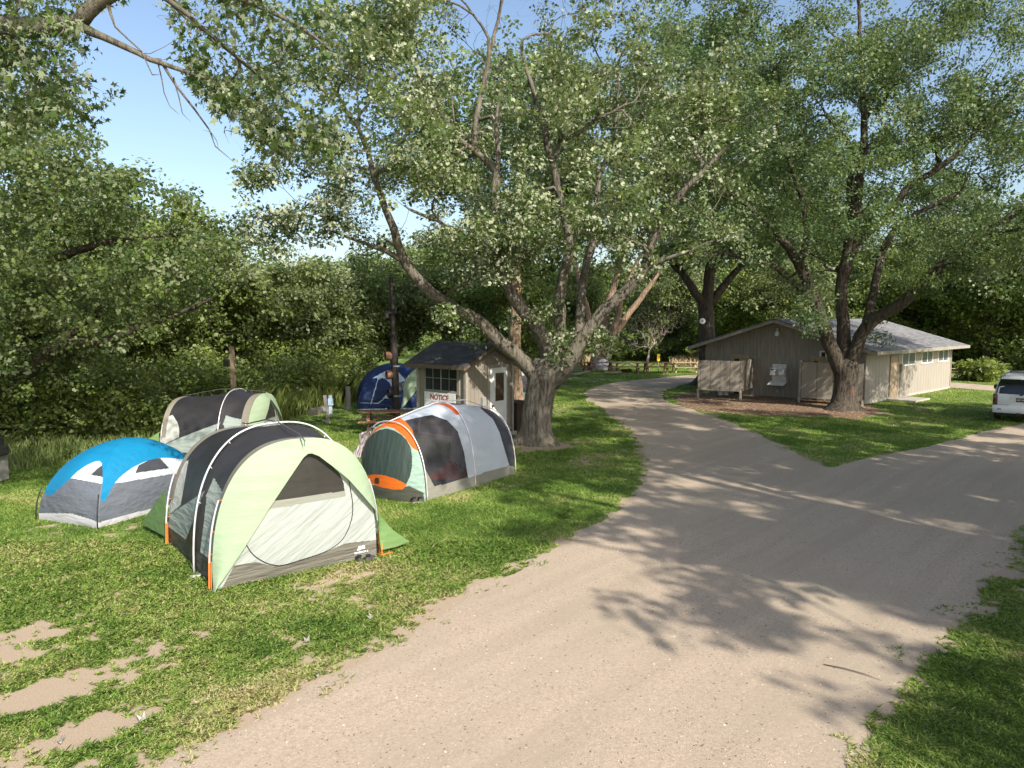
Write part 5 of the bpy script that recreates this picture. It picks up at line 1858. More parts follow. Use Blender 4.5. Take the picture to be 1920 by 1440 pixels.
def dome_tent(name, label, fr, w, d, H, regs, default, names, pole=True, guys=True, group=None, bulge=.1):
    o = thing(name, label, 'tent', fr.o, fr.rz, group=group)
    gs = dome_grid(w, d, H, bulge=bulge)
    # one continuous surface: the panels side by side, kept in one grid so that a fabric is one part
    P = np.concatenate([np.concatenate([g[:, :-1] for g in gs], 1), gs[0][:, :1]], 1)
    region_parts(P, regs, default, o, fr.w, None, names)
    th = np.linspace(0, math.pi, 40)
    for s in (1, -1):
        pts = [(-w / 2 * np.sign(math.cos(t)) * abs(math.cos(t)) ** .95 * 1.03, -s * d / 2 * np.sign(math.cos(t)) * abs(math.cos(t)) ** .95 * 1.03, (H + .03) * math.sin(t) ** .92) for t in th]
        if pole:
            for seg in (pts[:6], pts[-6:]): MB().tube(seg, .012, 6).build('pole', M_BLACK, o, True)
    LAWN_OBST.append(np.array([fr.w(np.array(q))[:2] for q in ((-w / 2, -d / 2, 0), (w / 2, -d / 2, 0), (w / 2, d / 2, 0), (-w / 2, d / 2, 0))]))
    return o

def make_domes():
    M_BLUE = m_fabric('bright_blue_fly', (0.010, 0.245, 0.48), .25, .5, .35)
    M_SLATE = m_fabric('slate_grey_wall', (0.130, 0.145, 0.175), .12, .55, .7, (2, 2, 4))
    M_SILV = m_fabric('pale_grey_hem', (0.50, 0.50, 0.53), .15, .6, .5)
    M_CLW = m_fabric('clean_white_panel', (0.66, 0.71, 0.76), .3, .6, .3)
    M_MS = m_mesh_fabric('dark_window_mesh', (0.062, 0.064, 0.075), .2)
    A, B = G(185, 991), G(73, 974)
    d1 = B - A
    wB = float(np.linalg.norm(d1)); d1 /= wB
    d2 = np.array([d1[1], -d1[0], 0])
    if d2[1] < 0: d2 = -d2
    dep = 2.75
    r = -d1                                   # local x runs from B to A, local y away from the camera
    fr = Frame(A + d1 * wB / 2 + d2 * dep / 2, r)
    regs = [('white', Z1([(285, 785), (340, 735), (430, 672), (510, 645), (540, 690), (530, 830), (400, 805)])),
            ('mesh', Z1([(440, 762), (500, 705), (556, 676), (552, 782), (500, 772)])),
            ('white', Z1([(600, 830), (690, 745), (800, 672), (950, 620), (1160, 640), (1450, 690), (1450, 735), (1110, 755), (1060, 752), (770, 802)])),
            ('mesh', Z1([(775, 748), (800, 690), (900, 638), (960, 636), (1030, 712)])),
            ('fly', Z1([(60, 990), (285, 790), (340, 735), (430, 675), (510, 650), (530, 690), (528, 850), (512, 965), (548, 965), (608, 832), (690, 750), (800, 678), (950, 626), (1160, 648), (1400, 700), (1300, 300), (100, 300)])),
            ('fly', lambda C, px: (C[..., 1] > 0.15) & (C[..., 2] > .55) & (C[..., 0] < 0.2)),
            ('hem', Z1([(-100, 1250), (20, 1050), (130, 1048), (300, 1052), (420, 1088), (505, 1120), (700, 1062), (960, 1000), (1300, 925), (1500, 900), (1500, 1400), (0, 1400)]))]
    regs = [(k, v if callable(v) or k != 'fly' else round_poly(v)) for k, v in regs]
    names = {'white': ('white_panel', M_CLW), 'mesh': ('window_mesh', M_MS), 'fly': ('blue_fly', M_BLUE), 'hem': ('hem', M_SILV), 'wall': ('side_wall', M_SLATE)}
    o = dome_tent('dome_tent', 'bright blue and slate grey dome tent left of the lime green tent', fr, wB, dep, 1.50, regs, 'wall', names, bulge=.16)
    # navy tent behind the dark pole
    M_NAVYB = m_fabric('navy_cloth', (0.012, 0.028, 0.105), .12, .5, .5)
    M_PALEB = m_fabric('pale_blue_cloth', (0.52, 0.62, 0.74), .25, .55, .3)
    M_CHG = m_fabric('dark_grey_cloth', (0.10, 0.10, 0.13), .1, .55, .3)
    A = G(738, 777); B = G(668, 773)
    c = (G(700, 776) + PD(790, 760, 38)) / 2; c[2] = 0
    fr = Frame(PD(741, 760, 34.5), (1, .18, 0))
    def Zp(p): return Z(p, 680, 640, .09722)
    regs = [('navy', lambda C, px: C[..., 2] < 1.0),
            ('pale', Zp([(180, 720), (330, 630), (450, 570), (700, 600), (840, 770), (690, 800), (575, 910), (520, 800), (440, 730), (380, 705), (300, 740), (270, 700)])),
            ('pale', Zp([(380, 1110), (450, 1030), (520, 1100)])),
            ('grey', Zp([(690, 805), (780, 765), (850, 780), (800, 900), (690, 1000)])),
            ('seam', Zp([(285, 740), (300, 740), (170, 1210), (145, 1210)])), ('seam', Zp([(-50, 1180), (290, 1188), (400, 1110), (410, 1122), (300, 1200), (-50, 1192)])), ('seam', lambda C, px: C[..., 2] < .05)]
    dome_tent('dome_tent', 'navy blue dome tent with pale blue top behind the tall dark pole', fr, 3.4, 3.3, 2.0, regs, 'navy', {'navy': ('navy_wall', M_NAVYB), 'pale': ('pale_panel', M_PALEB), 'grey': ('grey_panel', M_CHG), 'seam': ('seam', M_PALEB)}, pole=False, bulge=.2)
    m = PD(785, 705, 33.2)
    k = thing('hanging_shirt', 'small turquoise cloth hanging at the navy tent by the hut corner', 'cloth', m)
    rows = [[(.02 * math.sin(j), .03 * math.sin(i * 1.5 + j), -.36 * j / 6) if 0 else ((i / 6 - .5) * .42, .03 * math.sin(i * 1.7), -.5 * j / 6 + .26) for i in range(7)] for j in range(7)]
    MB().grid(rows).build('cloth', m_fabric('turquoise_cloth', (.10, .42, .45), .2), k, True)
    # tent behind the big trunk
    fr = Frame(PD(972, 720, 37.5), (1, -.2, 0))
    regs = [('pale', lambda C, px: C[..., 2] > 1.25), ('dark', lambda C, px: (C[..., 2] > .45) & (C[..., 2] <= 1.25) & (np.abs(C[..., 0]) < .75))]
    dome_tent('dome_tent', 'pale grey dome tent peeping out behind the big maple trunk', fr, 3.0, 2.6, 1.75, regs, 'teal', {'pale': ('roof_fly', m_fabric('pale_fly', (.5, .52, .56), .2)), 'dark': ('door_mesh', M_MS), 'teal': ('side_wall', m_fabric('teal_wall', (.12, .22, .22), .15))}, pole=False)

make_cabin_tent()
make_lodge_tent()
make_domes()
# ------------------------------------------------------------------ poles, signs, tables, car and small things
M_OLDWOOD = m_wood('weathered_post', (.30, .235, .165), axis=(9, 9, 1))
M_GREYWOOD = m_wood('grey_weathered_wood', (.27, .25, .23), axis=(9, 9, 1))
M_PLANK = m_wood('red_brown_plank', (.30, .165, .10), axis=(1, 9, 9))
M_PLANKL = m_wood('sunbleached_plank', (.46, .33, .23), axis=(1, 9, 9))
M_RUST = m_plain('rusty_housing', (.17, .085, .05), .7, .2, amt=.4)

def make_pole():
    b = G(744, 794)
    Y = b[1]
    o = thing('dark_pole', 'tall dark pole with round rusty lamp housings along its left side', 'pole', (b[0], Y, 0))
    top = PD(733, 520, Y) - np.array([b[0], Y, 0])
    md = PD(738, 628, Y) - np.array([b[0], Y, 0])
    M_DK = m_plain('dark_pole_paint', (.040, .032, .028), .55, .2, amt=.5, scale=3)
    m = MB(); m.tube([(0, 0, 0), md * .5, md], [.155, .145, .135], 14); m.tube([md - np.array([0, 0, .02]), top], [.105, .085], 12); m.lathe([(.15, -.05), (.16, 0), (.12, .06)], md, 14)
    m.build('shaft', M_DK, o, True, 40)
    for k, (px, py, dk) in enumerate(((728, 668, 0), (730, 703, 0), (733, 738, 1), (734, 769, 1))):
        c = PD(px, py, Y - .05) - np.array([b[0], Y, 0])
        R = Matrix.Rotation(-math.pi / 2, 3, 'Y') @ Matrix.Rotation(-.5, 3, 'X')
        R = Matrix.Rotation(math.radians(28), 3, 'Z') @ Matrix.Rotation(-math.pi / 2, 3, 'Y')
        m = MB(); m.lathe([(.10, -.16), (.15, -.10), (.175, .0), (.175, .10), (.165, .12), (.15, .10), (.14, .02)], c, 18, R)
        lamp = m.build('lamp_housing', M_RUST if not dk else M_DK, o, True, 40)
        m = MB(); m.lathe([(.138, .015), (.12, .05), (.07, .075), (.02, .08)], c, 16, R); m.build('lens', M_DGLASS, lamp, True)
    for z in (1.05, 2.2):
        m = MB(); m.lathe([(.165, 0), (.165, .06)], (0, 0, z), 14); m.build('band', M_GREYM, o, True, 40)
    c = PD(735, 586, Y) - np.array([b[0], Y, 0])
    m = MB(); m.bbox(c + np.array([0, -.1, 0]), (.42, .16, .10), .02); m.bbox(c + np.array([-.17, -.12, -.12]), (.12, .12, .2), .02); m.bbox(c + np.array([.15, -.12, .1]), (.1, .1, .16), .02)
    m.build('bracket', M_BLACK, o)

def make_posts():
    b = G(443, 806)
    Y = b[1]
    o = thing('wooden_post', 'plain tall wooden post with small black lamp behind the green tents', 'post', b)
    tp = PD(434, 650, Y) - b
    m = MB(); m.beam((0, 0, 0), tp, .15, .13, (0, 1, 0)); m.build('post', M_OLDWOOD, o)
    c = PD(430, 680, Y) - b
    m = MB(); m.bbox(c + np.array([-.06, -.1, 0]), (.2, .16, .26), .02); m.bbox(c + np.array([-.08, -.19, .07]), (.16, .05, .08), .01); m.build('lamp', M_BLACK, o)
    # tilted sign board on its post
    b = G(616, 795)
    Y = b[1]
    o = thing('board_sign', 'grey wooden sign board hanging tilted from a leaning post', 'sign', b)
    tp = PD(609, 741, Y) - b
    m = MB(); m.beam((0, 0, 0), tp, .11, .11, (0, 1, 0)); m.build('post', M_GREYWOOD, o)
    p, q = PD(579, 774, Y - .08) - b, PD(612, 766, Y - .08) - b
    m = MB(); m.beam(p, q, .06, .26, (0, 0, 1)); m.build('board', m_wood('dull_board', (.30, .255, .225), axis=(1, 6, 6)), o)
    c = PD(607, 768, Y - .14) - b
    m = MB(); m.bbox(c, (.1, .06, .14), .01); m.build('clip', M_GREYM, o)
    b = G(620, 777)
    o = thing('utility_post', 'pale blue utility post just behind the tilted sign', 'post', b)
    h = PD(618, 741, b[1])[2]
    MB().bbox((0, 0, h / 2), (.14, .12, h), .01).build('body', m_plain('pale_blue_paint', (.40, .48, .54), .6), o)
    MB().bbox((.03, -.08, h * .66), (.22, .08, .30), .01).build('box', m_plain('pale_blue_paint_two', (.34, .46, .58), .6), o)
    b = G(653, 769)
    o = thing('wooden_post', 'short grey weathered post standing left of the navy tent', 'post', b)
    h = PD(652, 726, b[1])[2]
    MB().lathe([(.12, 0), (.115, h * .6), (.105, h), (.06, h + .03)], (0, 0, 0), 12).build('post', M_GREYWOOD, o, True, 40)
    b = G(516, 790)
    o = thing('utility_post', 'small pale post just right of the green and black tent', 'post', b)
    h = PD(516, 771, b[1])[2]
    MB().bbox((0, 0, h / 2), (.16, .14, h), .02).build('body', m_plain('pale_paint', (.5, .55, .58), .6), o)
    # far marker posts
    b = G(1234, 697)
    o = thing('marker_post', 'thin marker post with yellow top beyond the picnic tables', 'post', b)
    h = PD(1234, 668, b[1])[2]
    MB().tube([(0, 0, 0), (0, 0, h - .3)], .03, 6).build('post', M_GREYM, o, True)
    MB().bbox((0, 0, h - .1), (.22, .14, .55), .03).build('marker', m_plain('yellow_paint', (.70, .48, .03), .5), o)
    b = G(1814, 712)
    o = thing('marker_post', 'white post with red top in the green plants left of the car', 'post', b)
    h = PD(1814, 692, b[1])[2]
    MB().bbox((0, 0, h * .42), (.2, .2, h * .84), .02).build('post', M_WHITE, o)
    MB().bbox((.06, 0, h * .95), (.36, .24, .34), .05).build('cap', m_plain('faded_red', (.36, .10, .06), .6), o)
    b = G(1137, 691)
    o = thing('utility_post', 'pale blue upright post at the foot of the sunlit forked tree', 'post', b)
    h = PD(1137, 670, b[1])[2]
    MB().bbox((0, 0, h / 2), (.30, .22, h), .03).build('body', m_plain('pale_blue_grey', (.45, .55, .64), .6), o)
    b = G(1131, 694)
    o = thing('white_bag', 'white sack bundle lying at the foot of the sunlit forked tree', 'bag', b)
    bm = bmesh.new(); bmesh.ops.create_icosphere(bm, subdivisions=3, radius=.5)
    for v in bm.verts:
        k = 1 + .25 * (float(vnoise(np.array([v.co.x * 4]), np.array([v.co.y * 4]), np.array([v.co.z * 4]), 3)[0]) - .5)
        v.co = Vector((v.co.x * 1.25 * k, v.co.y * .8 * k, max(-.02, (v.co.z + .38) * k)))
    me = bpy.data.meshes.new('sack'); bm.to_mesh(me); bm.free()
    link_mesh('sack', me, m_plain('white_sack', (.72, .72, .74), .7), o)

def picnic_table(name, label, loc, rz, L, mat, group, W=.72, top=.75):
    o = thing(name, label, 'picnic table', loc, rz, group)
    m = MB()
    for k in range(5): m.bbox((0, (k - 2) * W / 5, top - .02), (L, W / 5 - .012, .04), .005)
    m.build('tabletop', mat, o)
    for s in (-1, 1):
        m = MB()
        for k in range(2): m.bbox((0, s * (.62 + k * .145), .44), (L, .1452, .04), .005)
        m.build('bench', mat, o)
    for x in (-L * .36, L * .36):
        m = MB()
        for s in (-1, 1): m.beam((x, s * .58, 0), (x, s * .22, top - .05), .045, .10, (1, 0, 0))
        m.box((x + .045, 0, .375), (.045, 1.5, .09)); m.box((x + .045, 0, top - .085), (.045, W, .08))
        m.build('leg_frame', mat, o)
    m = MB()
    for s in (-1, 1): m.beam((s * L * .33, 0, .38), (s * .08, 0, top - .08), .045, .08, (0, 1, 0))
    m.build('brace', mat, o)
    return o

def make_tables():
    b = G(668, 815)
    c = b + np.array([1.15, .75, 0])
    picnic_table('picnic_table', 'brown wooden picnic table behind the white and orange tent', c, math.radians(6), 2.3, M_PLANK, None)
    far = [(1082, 698, 18, 'dark shaded picnic table at the left end of the far row beside the maple trunk', M_PLANK),
           (1125, 698, 3, 'picnic table in the far row before the sunlit forked tree', M_PLANK),
           (1176, 699, -2, 'picnic table in the middle of the far row', M_PLANKL),
           (1229, 699, 1, 'red brown picnic table with a black crossed brace in the far row', M_PLANK),
           (1283, 698.5, 2, 'sun bleached picnic table at the right end of the far row by the screen', M_PLANKL)]
    for px, py, rz, lab, mat in far:
        q = G(px, py)
        o = picnic_table('picnic_table', lab, q, math.radians(rz), 2.15, mat, 'picnic tables in a row on the far lawn', .74, .78)
    q = G(1788, 712)
    picnic_table('picnic_table', 'pale picnic table at the far corner of the restroom building', q, math.radians(-8), 1.9, M_PLANKL, None, .7, .78)
    # two tan game boards on the lawn
    M_BRD = m_wood('tan_board', (.45, .36, .23), axis=(1, 7, 7))
    for px, py, rz, lab in ((1090, 705, 12, 'tan lawn game board standing tilted on one leg before the far tables'), (1149, 702, -10, 'tan lawn game board lying flat before the far tables')):
        q = G(px, py)
        o = thing('game_board', lab, 'game board', q, math.radians(rz), 'tan game boards on the far lawn')
        a = math.radians(10 if 'tilted' in lab else 3)
        m = MB(); M = Matrix.Rotation(-a, 3, 'Y')
        m.bbox((0, 0, .12 + .6 * math.sin(a)), (1.25, .62, .07), .01, M); m.build('deck', M_BRD, o)
        m = MB(); z = .12 + 1.18 * math.sin(a)
        for y in (-.26, .26): m.beam((.5, y, 0), (.56, y, z), .04, .05, (0, 1, 0))
        m.build('leg', M_BRD, o)
    q = G(1174, 697)
    o = thing('fire_ring', 'low rusty fire ring on the far lawn in front of the tables', 'fire ring', q)
    MB().lathe([(.40, 0), (.42, .0), (.42, .2), (.40, .2), (.38, .02)], (0, 0, 0), 20).build('ring', M_RUST, o, True, 40)
    m = MB()
    for k in range(4): m.beam((.2 * math.cos(k), .2 * math.sin(k), .08), (-.2 * math.cos(k + .4), -.2 * math.sin(k + .4), .14), .07, .07)
    m.build('log', M_BARK2, o)

def make_car():
    th = math.radians(38.0)                       # heading, clockwise from the view direction
    fwd = np.array([math.sin(th), math.cos(th), 0])
    rgt = np.array([math.cos(th), -math.sin(th), 0])
    left = G(1859, 790)
    org = left + rgt * .92
    rz = math.atan2(rgt[1], rgt[0])
    o = thing('white_car', 'white sport utility car parked at the right edge seen from behind', 'car', org, rz)
    PAINT = m_plain('white_car_paint', (.72, .74, .77), .28, 0, .5, 3, .03, coat=.6)
    GLASS = m_glass('privacy_glass', (.012, .014, .014), .05)
    TRIM = m_plain('black_trim', (.02, .02, .022), .5)
    # cross sections along the car: y, half width sill, half width belt, half width roof, z sill, z belt, z roof
    def section(y, hs, hb, hr, zs, zb, zr):
        half = [(hs * .86, zs), (hs, zs + .10), (hb, zs + .42), (hb, zb - .06), (hb - .03, zb), (hr + .05, zr - .13), (hr - .02, zr - .03), (hr - .16, zr), (0, zr + .015)]
        return [(x, y, z) for x, z in half] + [(-x, y, z) for x, z in half[-2::-1]]
    S = [section(.02, .86, .90, .80, .40, 1.06, 1.10), section(.10, .90, .93, .76, .36, 1.08, 1.40), section(.42, .92, .945, .72, .34, 1.08, 1.77), section(1.0, .92, .95, .70, .32, 1.07, 1.82),
         section(2.2, .92, .95, .70, .30, 1.05, 1.83), section(2.9, .92, .95, .68, .30, 1.04, 1.76), section(3.55, .92, .94, .66, .32, 1.02, 1.12), section(4.5, .90, .90, .62, .34, .86, .98), section(4.8, .82, .82, .5, .38, .70, .80)]
    n = len(S[0])
    m = MB()
    m.add([p for s in S for p in s], [(i * n + k, i * n + k + 1, (i + 1) * n + k + 1, (i + 1) * n + k) for i in range(len(S) - 1) for k in range(n - 1)] + [(i * n + n - 1, i * n, (i + 1) * n, (i + 1) * n + n - 1) for i in range(len(S) - 1)] + [tuple(range(n)), tuple((len(S) - 1) * n + k for k in range(n))[::-1]])
    body = m.build('body', PAINT, o, True, 32)
    # tailgate: window above, plate recess below
    def rear_y(z): return float(np.interp(z, [.4, 1.06, 1.10, 1.40, 1.77], [.0, .0, .02, .10, .42]))
    def rw(z): return float(np.interp(z, [1.08, 1.40, 1.74], [.83, .79, .70]))
    zs = np.linspace(1.12, 1.68, 8)
    rows = [[(rw(z) * u, rear_y(z) - .030 + .05 * abs(u) ** 3, z) for u in np.linspace(-1, 1, 13)] for z in zs]
    MB().grid(rows).build('rear_window', GLASS, o, True)
    m = MB(); m.beam((-.02, -.03, 1.10), (.42, .03, 1.20), .02, .02); m.bbox((0, -.03, 1.09), (.1, .06, .06), .015); m.build('wiper', TRIM, o)
    m = MB(); m.bbox((0, -.004, .84), (1.52, .03, .44), .012); tg = m.build('tailgate', PAINT, o, True, 30)
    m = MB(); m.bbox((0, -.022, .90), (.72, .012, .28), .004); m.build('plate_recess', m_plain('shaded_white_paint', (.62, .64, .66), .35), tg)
    m = MB(); m.bbox((0, -.034, .90), (.31, .012, .155), .006); pl = m.build('licence_plate', TRIM, tg)
    text_obj('lettering', 'ASC 353', .075, M_WHITE, pl, (0, -.0415, .90), (math.pi / 2, 0, 0), .001, .002)
    m = MB(); m.bbox((0, -.045, 1.045), (.62, .05, .05), .015); m.build('grab_bar', PAINT, tg, True, 30)
    m = MB(); m.bbox((-.55, -.021, .69), (.34, .012, .02), .002); m.build('badge', M_GREYM, tg)
    for s in (-1, 1):
        m = MB(); m.bbox((s * .845, .02, .90), (.15, .13, .42), .03); tl = m.build('tail_light', m_plain('red_lens', (.10, .008, .008), .15, coat=.5), o, True, 30)
        m = MB(); m.bbox((s * .85, -.048, .76), (.12, .012, .10), .004); m.build('reversing_lens', m_plain('smoked_lens', (.05, .045, .05), .2), tl)
    m = MB(); m.bbox((0, .03, .52), (1.86, .24, .32), .07); bp = m.build('bumper', PAINT, o, True, 30)
    for s in (-1, 1):
        m = MB(); m.box((s * .68, -.093, .52), (.13, .012, .035)); m.build('reflector', TRIM, bp)
    m = MB(); m.bbox((-.05, -.06, .35), (.16, .10, .10), .015); m.bbox((.22, -.06, .35), (.20, .10, .10), .015); m.build('tow_hitch', TRIM, o)
    m = MB(); m.box((0, 2.3, .30), (1.6, 4.2, .12)); m.build('underbody', TRIM, o)
    for s in (-1, 1):
        zsd = np.linspace(1.12, 1.64, 6)
        for y0, y1 in ((.62, 1.5), (1.62, 2.5), (2.6, 3.25)):
            rows = []
            for q in np.linspace(0, 1, 6):
                z = 1.12 + .50 * q
                hw = np.interp(q, [0, 1], [.935, .775])
                ye = y1 - (.42 * q if y1 > 3 else 0)
                ys = y0 + (.12 * q if y0 < 1 else 0)
                rows.append([(s * (hw + .012), ys + (ye - ys) * u, z) for u in np.linspace(0, 1, 6)])
            MB().grid(rows).build('side_window', GLASS, o, True)
        m = MB(); m.tube([(s * .60, .6, 1.80), (s * .61, .7, 1.89), (s * .61, 2.3, 1.90), (s * .60, 2.5, 1.82)], .022, 6); m.build('roof_rail', m_plain('rail', (.3, .31, .33), .4, .4), o, True)
        m = MB(); m.bbox((s * 1.05, 3.1, 1.15), (.22, .14, .2), .05); m.build('mirror', TRIM, o, True, 30)
        for y in (.95, 3.85):
            R = Matrix.Rotation(math.pi / 2, 3, 'Y')
            m = MB(); m.lathe([(.22, -.11), (.33, -.11), (.37, -.07), (.375, 0), (.37, .07), (.33, .11), (.22, .11)], (s * .80, y, .375), 24, R); w = m.build('wheel', m_plain('tyre', (.02, .02, .02), .85), o, True, 40)
            m = MB(); m.lathe([(.04, 0), (.20, .02), (.23, .0), (.23, .04), (.06, .05)], (s * .86, y, .375), 20, R if s > 0 else Matrix.Rotation(-math.pi / 2, 3, 'Y')); m.build('rim', M_GREYM, w, True, 40)
    m = MB(); m.tube([(-.55, 1.0, 1.90), (.55, 1.0, 1.90)], .018, 6); m.tube([(-.55, 2.0, 1.91), (.55, 2.0, 1.91)], .018, 6); m.build('roof_bar', M_GREYM, o, True)

def shoe(parent, x, y, rz, col, name='shoe'):
    M = Matrix.Rotation(rz, 4, 'Z')
    bm = bmesh.new(); bmesh.ops.create_icosphere(bm, subdivisions=3, radius=1)
    for v in bm.verts:
        L = .14; wv = .05 * (1 + .2 * v.co.x)
        h = .055 + .045 * max(0, -v.co.x)
        v.co = Vector((v.co.x * L, v.co.y * wv, max(-.2, v.co.z) * h + .02))
    bm.transform(Matrix.Translation((x, y, 0)) @ M)
    me = bpy.data.meshes.new(name); bm.to_mesh(me); bm.free()
    o = link_mesh(name, me, col, parent)
    m = MB()
    R = Matrix.Rotation(rz, 3, 'Z')
    m.bbox(R @ Vector((-.005, 0, .012)) + Vector((x, y, 0)), (.28, .09, .024), .01, R)
    m.build('sole', M_SOLE, o)
    m = MB()
    p = R @ Vector((-.06, 0, .085)) + Vector((x, y, 0))
    m.lathe([(.035, 0), (.042, .0), (.044, .03), (.034, .032), (.03, .0)], p, 10)
    m.build('collar', M_BLACK, o)

def make_small():
    global M_SOLE
    M_SOLE = m_plain('pale_sole', (.42, .37, .32), .8)
    SH_D = m_plain('dark_shoe', (.055, .05, .058), .8, amt=.4, scale=20)
    SH_P = m_plain('patterned_shoe', (.30, .24, .20), .8, amt=.8, scale=30)
    for (px, py, lab, col, off) in ((682, 1052, 'dark grey pair of shoes at the right front corner of the lime green tent', SH_D, (0, 0)),
                                    (760, 935, 'patterned tan pair of shoes before the round tent door', SH_P, (0, 0)),
                                    (782, 941, 'black pair of shoes beside the tent pole of the white and orange tent', SH_D, (0, 0))):
        q = G(px, py)
        o = thing('pair_of_shoes', lab, 'shoes', q, group='shoes left by the tent doors')
        shoe(o, -.09, 0, 2.0, col); shoe(o, .10, .04, 1.2, col)
    # weathered fence end and dark bin at the left edge
    q = G(-26, 912)
    o = thing('wooden_bin', 'grey weathered wooden bin cut off by the left edge', 'bin', q)
    m = MB()
    for k in range(3): m.bbox((-.35 + k * .0, -.02 + .0 * k, .22 + k * .26), (.75, .035, .24), .006)
    m.bbox((.06, -.06, .47), (.12, .04, .94), .006); m.bbox((.14, .0, .43), (.05, .10, .86), .006)
    m.bbox((.10, .35, .40), (.04, .6, .7), .006)
    m.build('boards', m_wood('grey_boards', (.34, .33, .31), axis=(6, 6, 1)), o)
    m = MB(); m.bbox((-.05, .25, .95), (.45, .55, .5), .08); m.bbox((.1, .3, .80), (.3, .5, .25), .05); m.build('lid_bag', M_BLACK, o)
    # marks on trees
    q = PD(1599, 735, G(1583, 768)[1] - .50)
    o = thing('red_mark', 'faded red paint mark on the trunk of the right hand maple', 'paint mark', q)
    m = MB(); m.lathe([(.03, 0), (.065, .004), (.07, .010), (.04, .018)], (0, 0, 0), 9, Matrix.Rotation(math.pi / 2, 3, 'X') ); m.bbox((.03, .0, .06), (.06, .02, .08), .01); m.bbox((-.04, .0, -.03), (.05, .02, .06), .01)
    m.build('paint', m_plain('red_paint', (.20, .055, .035), .8), o)
    q = PD(1317, 602, 45 - .47)
    o = thing('round_plate', 'small white round plate nailed to the trunk behind the building', 'sign', q)
    MB().lathe([(.16, -.02), (.18, 0), (.18, .02), (.16, .03)], (0, 0, 0), 18, Matrix.Rotation(math.pi / 2, 3, 'X')).build('plate', M_WHITE, o, True, 40)
    MB().lathe([(.07, .03), (.07, .036)], (0, 0, 0), 12, Matrix.Rotation(math.pi / 2, 3, 'X')).build('dot', M_GREYM, o)
    # sticks and fallen leaves
    for px, py, L, rz, lab in ((252, 1135, .34, -.5, 'bent dry stick lying on the worn lawn left of the lime green tent'), (1598, 1262, .62, -.62, 'thin dark twig lying on the drive near the right hand grass'), (238, 1154, .16, .5, 'short dry stick on the worn lawn near the bent stick')):
        q = G(px, py)
        o = thing('dry_stick', lab, 'stick', (q[0], q[1], .012), rz, 'sticks lying about')
        MB().tube([(-L / 2, 0, .004), (-L * .15, .02, .012), (L * .2, .01, .01), (L / 2, -.03, .004)], [.005, .008, .007, .003], 6).build('stick', m_plain('grey_stick', (.17, .14, .11), .9), o, True)
    M_FL = m_leaf('fallen_leaf', (.50, .50, .42), (.62, .62, .55), .1)
    for px, py, rz, lab in ((596, 1274, .4, 'pale fallen leaf on the drive edge below the worn lawn'), (582, 1207, 1.6, 'pale fallen leaf on the lawn right of the worn patch'), (700, 1160, 2.7, 'white crumpled leaf on the lawn nearer the lime green tent'), (115, 1400, .9, 'pale fallen leaf in the worn lawn at the lower left corner'), (277, 1353, 2.1, 'pale fallen leaf on the near grass bank at lower left')):
        q = G(px, py)
        o = thing('fallen_leaf', lab, 'leaf', (q[0], q[1], .028), rz, 'pale fallen leaves')
        m = MB(); m.add([tuple(np.array([x, y, z]) * .12 * np.array([1, 1, 3])) for x, y, z in LEAF_MAPLE], [tuple(range(len(LEAF_MAPLE)))]); m.build('blade', M_FL, o, fixn=False)

make_pole()
make_posts()
make_tables()
make_car()
make_small()
make_grass()
make_bits()
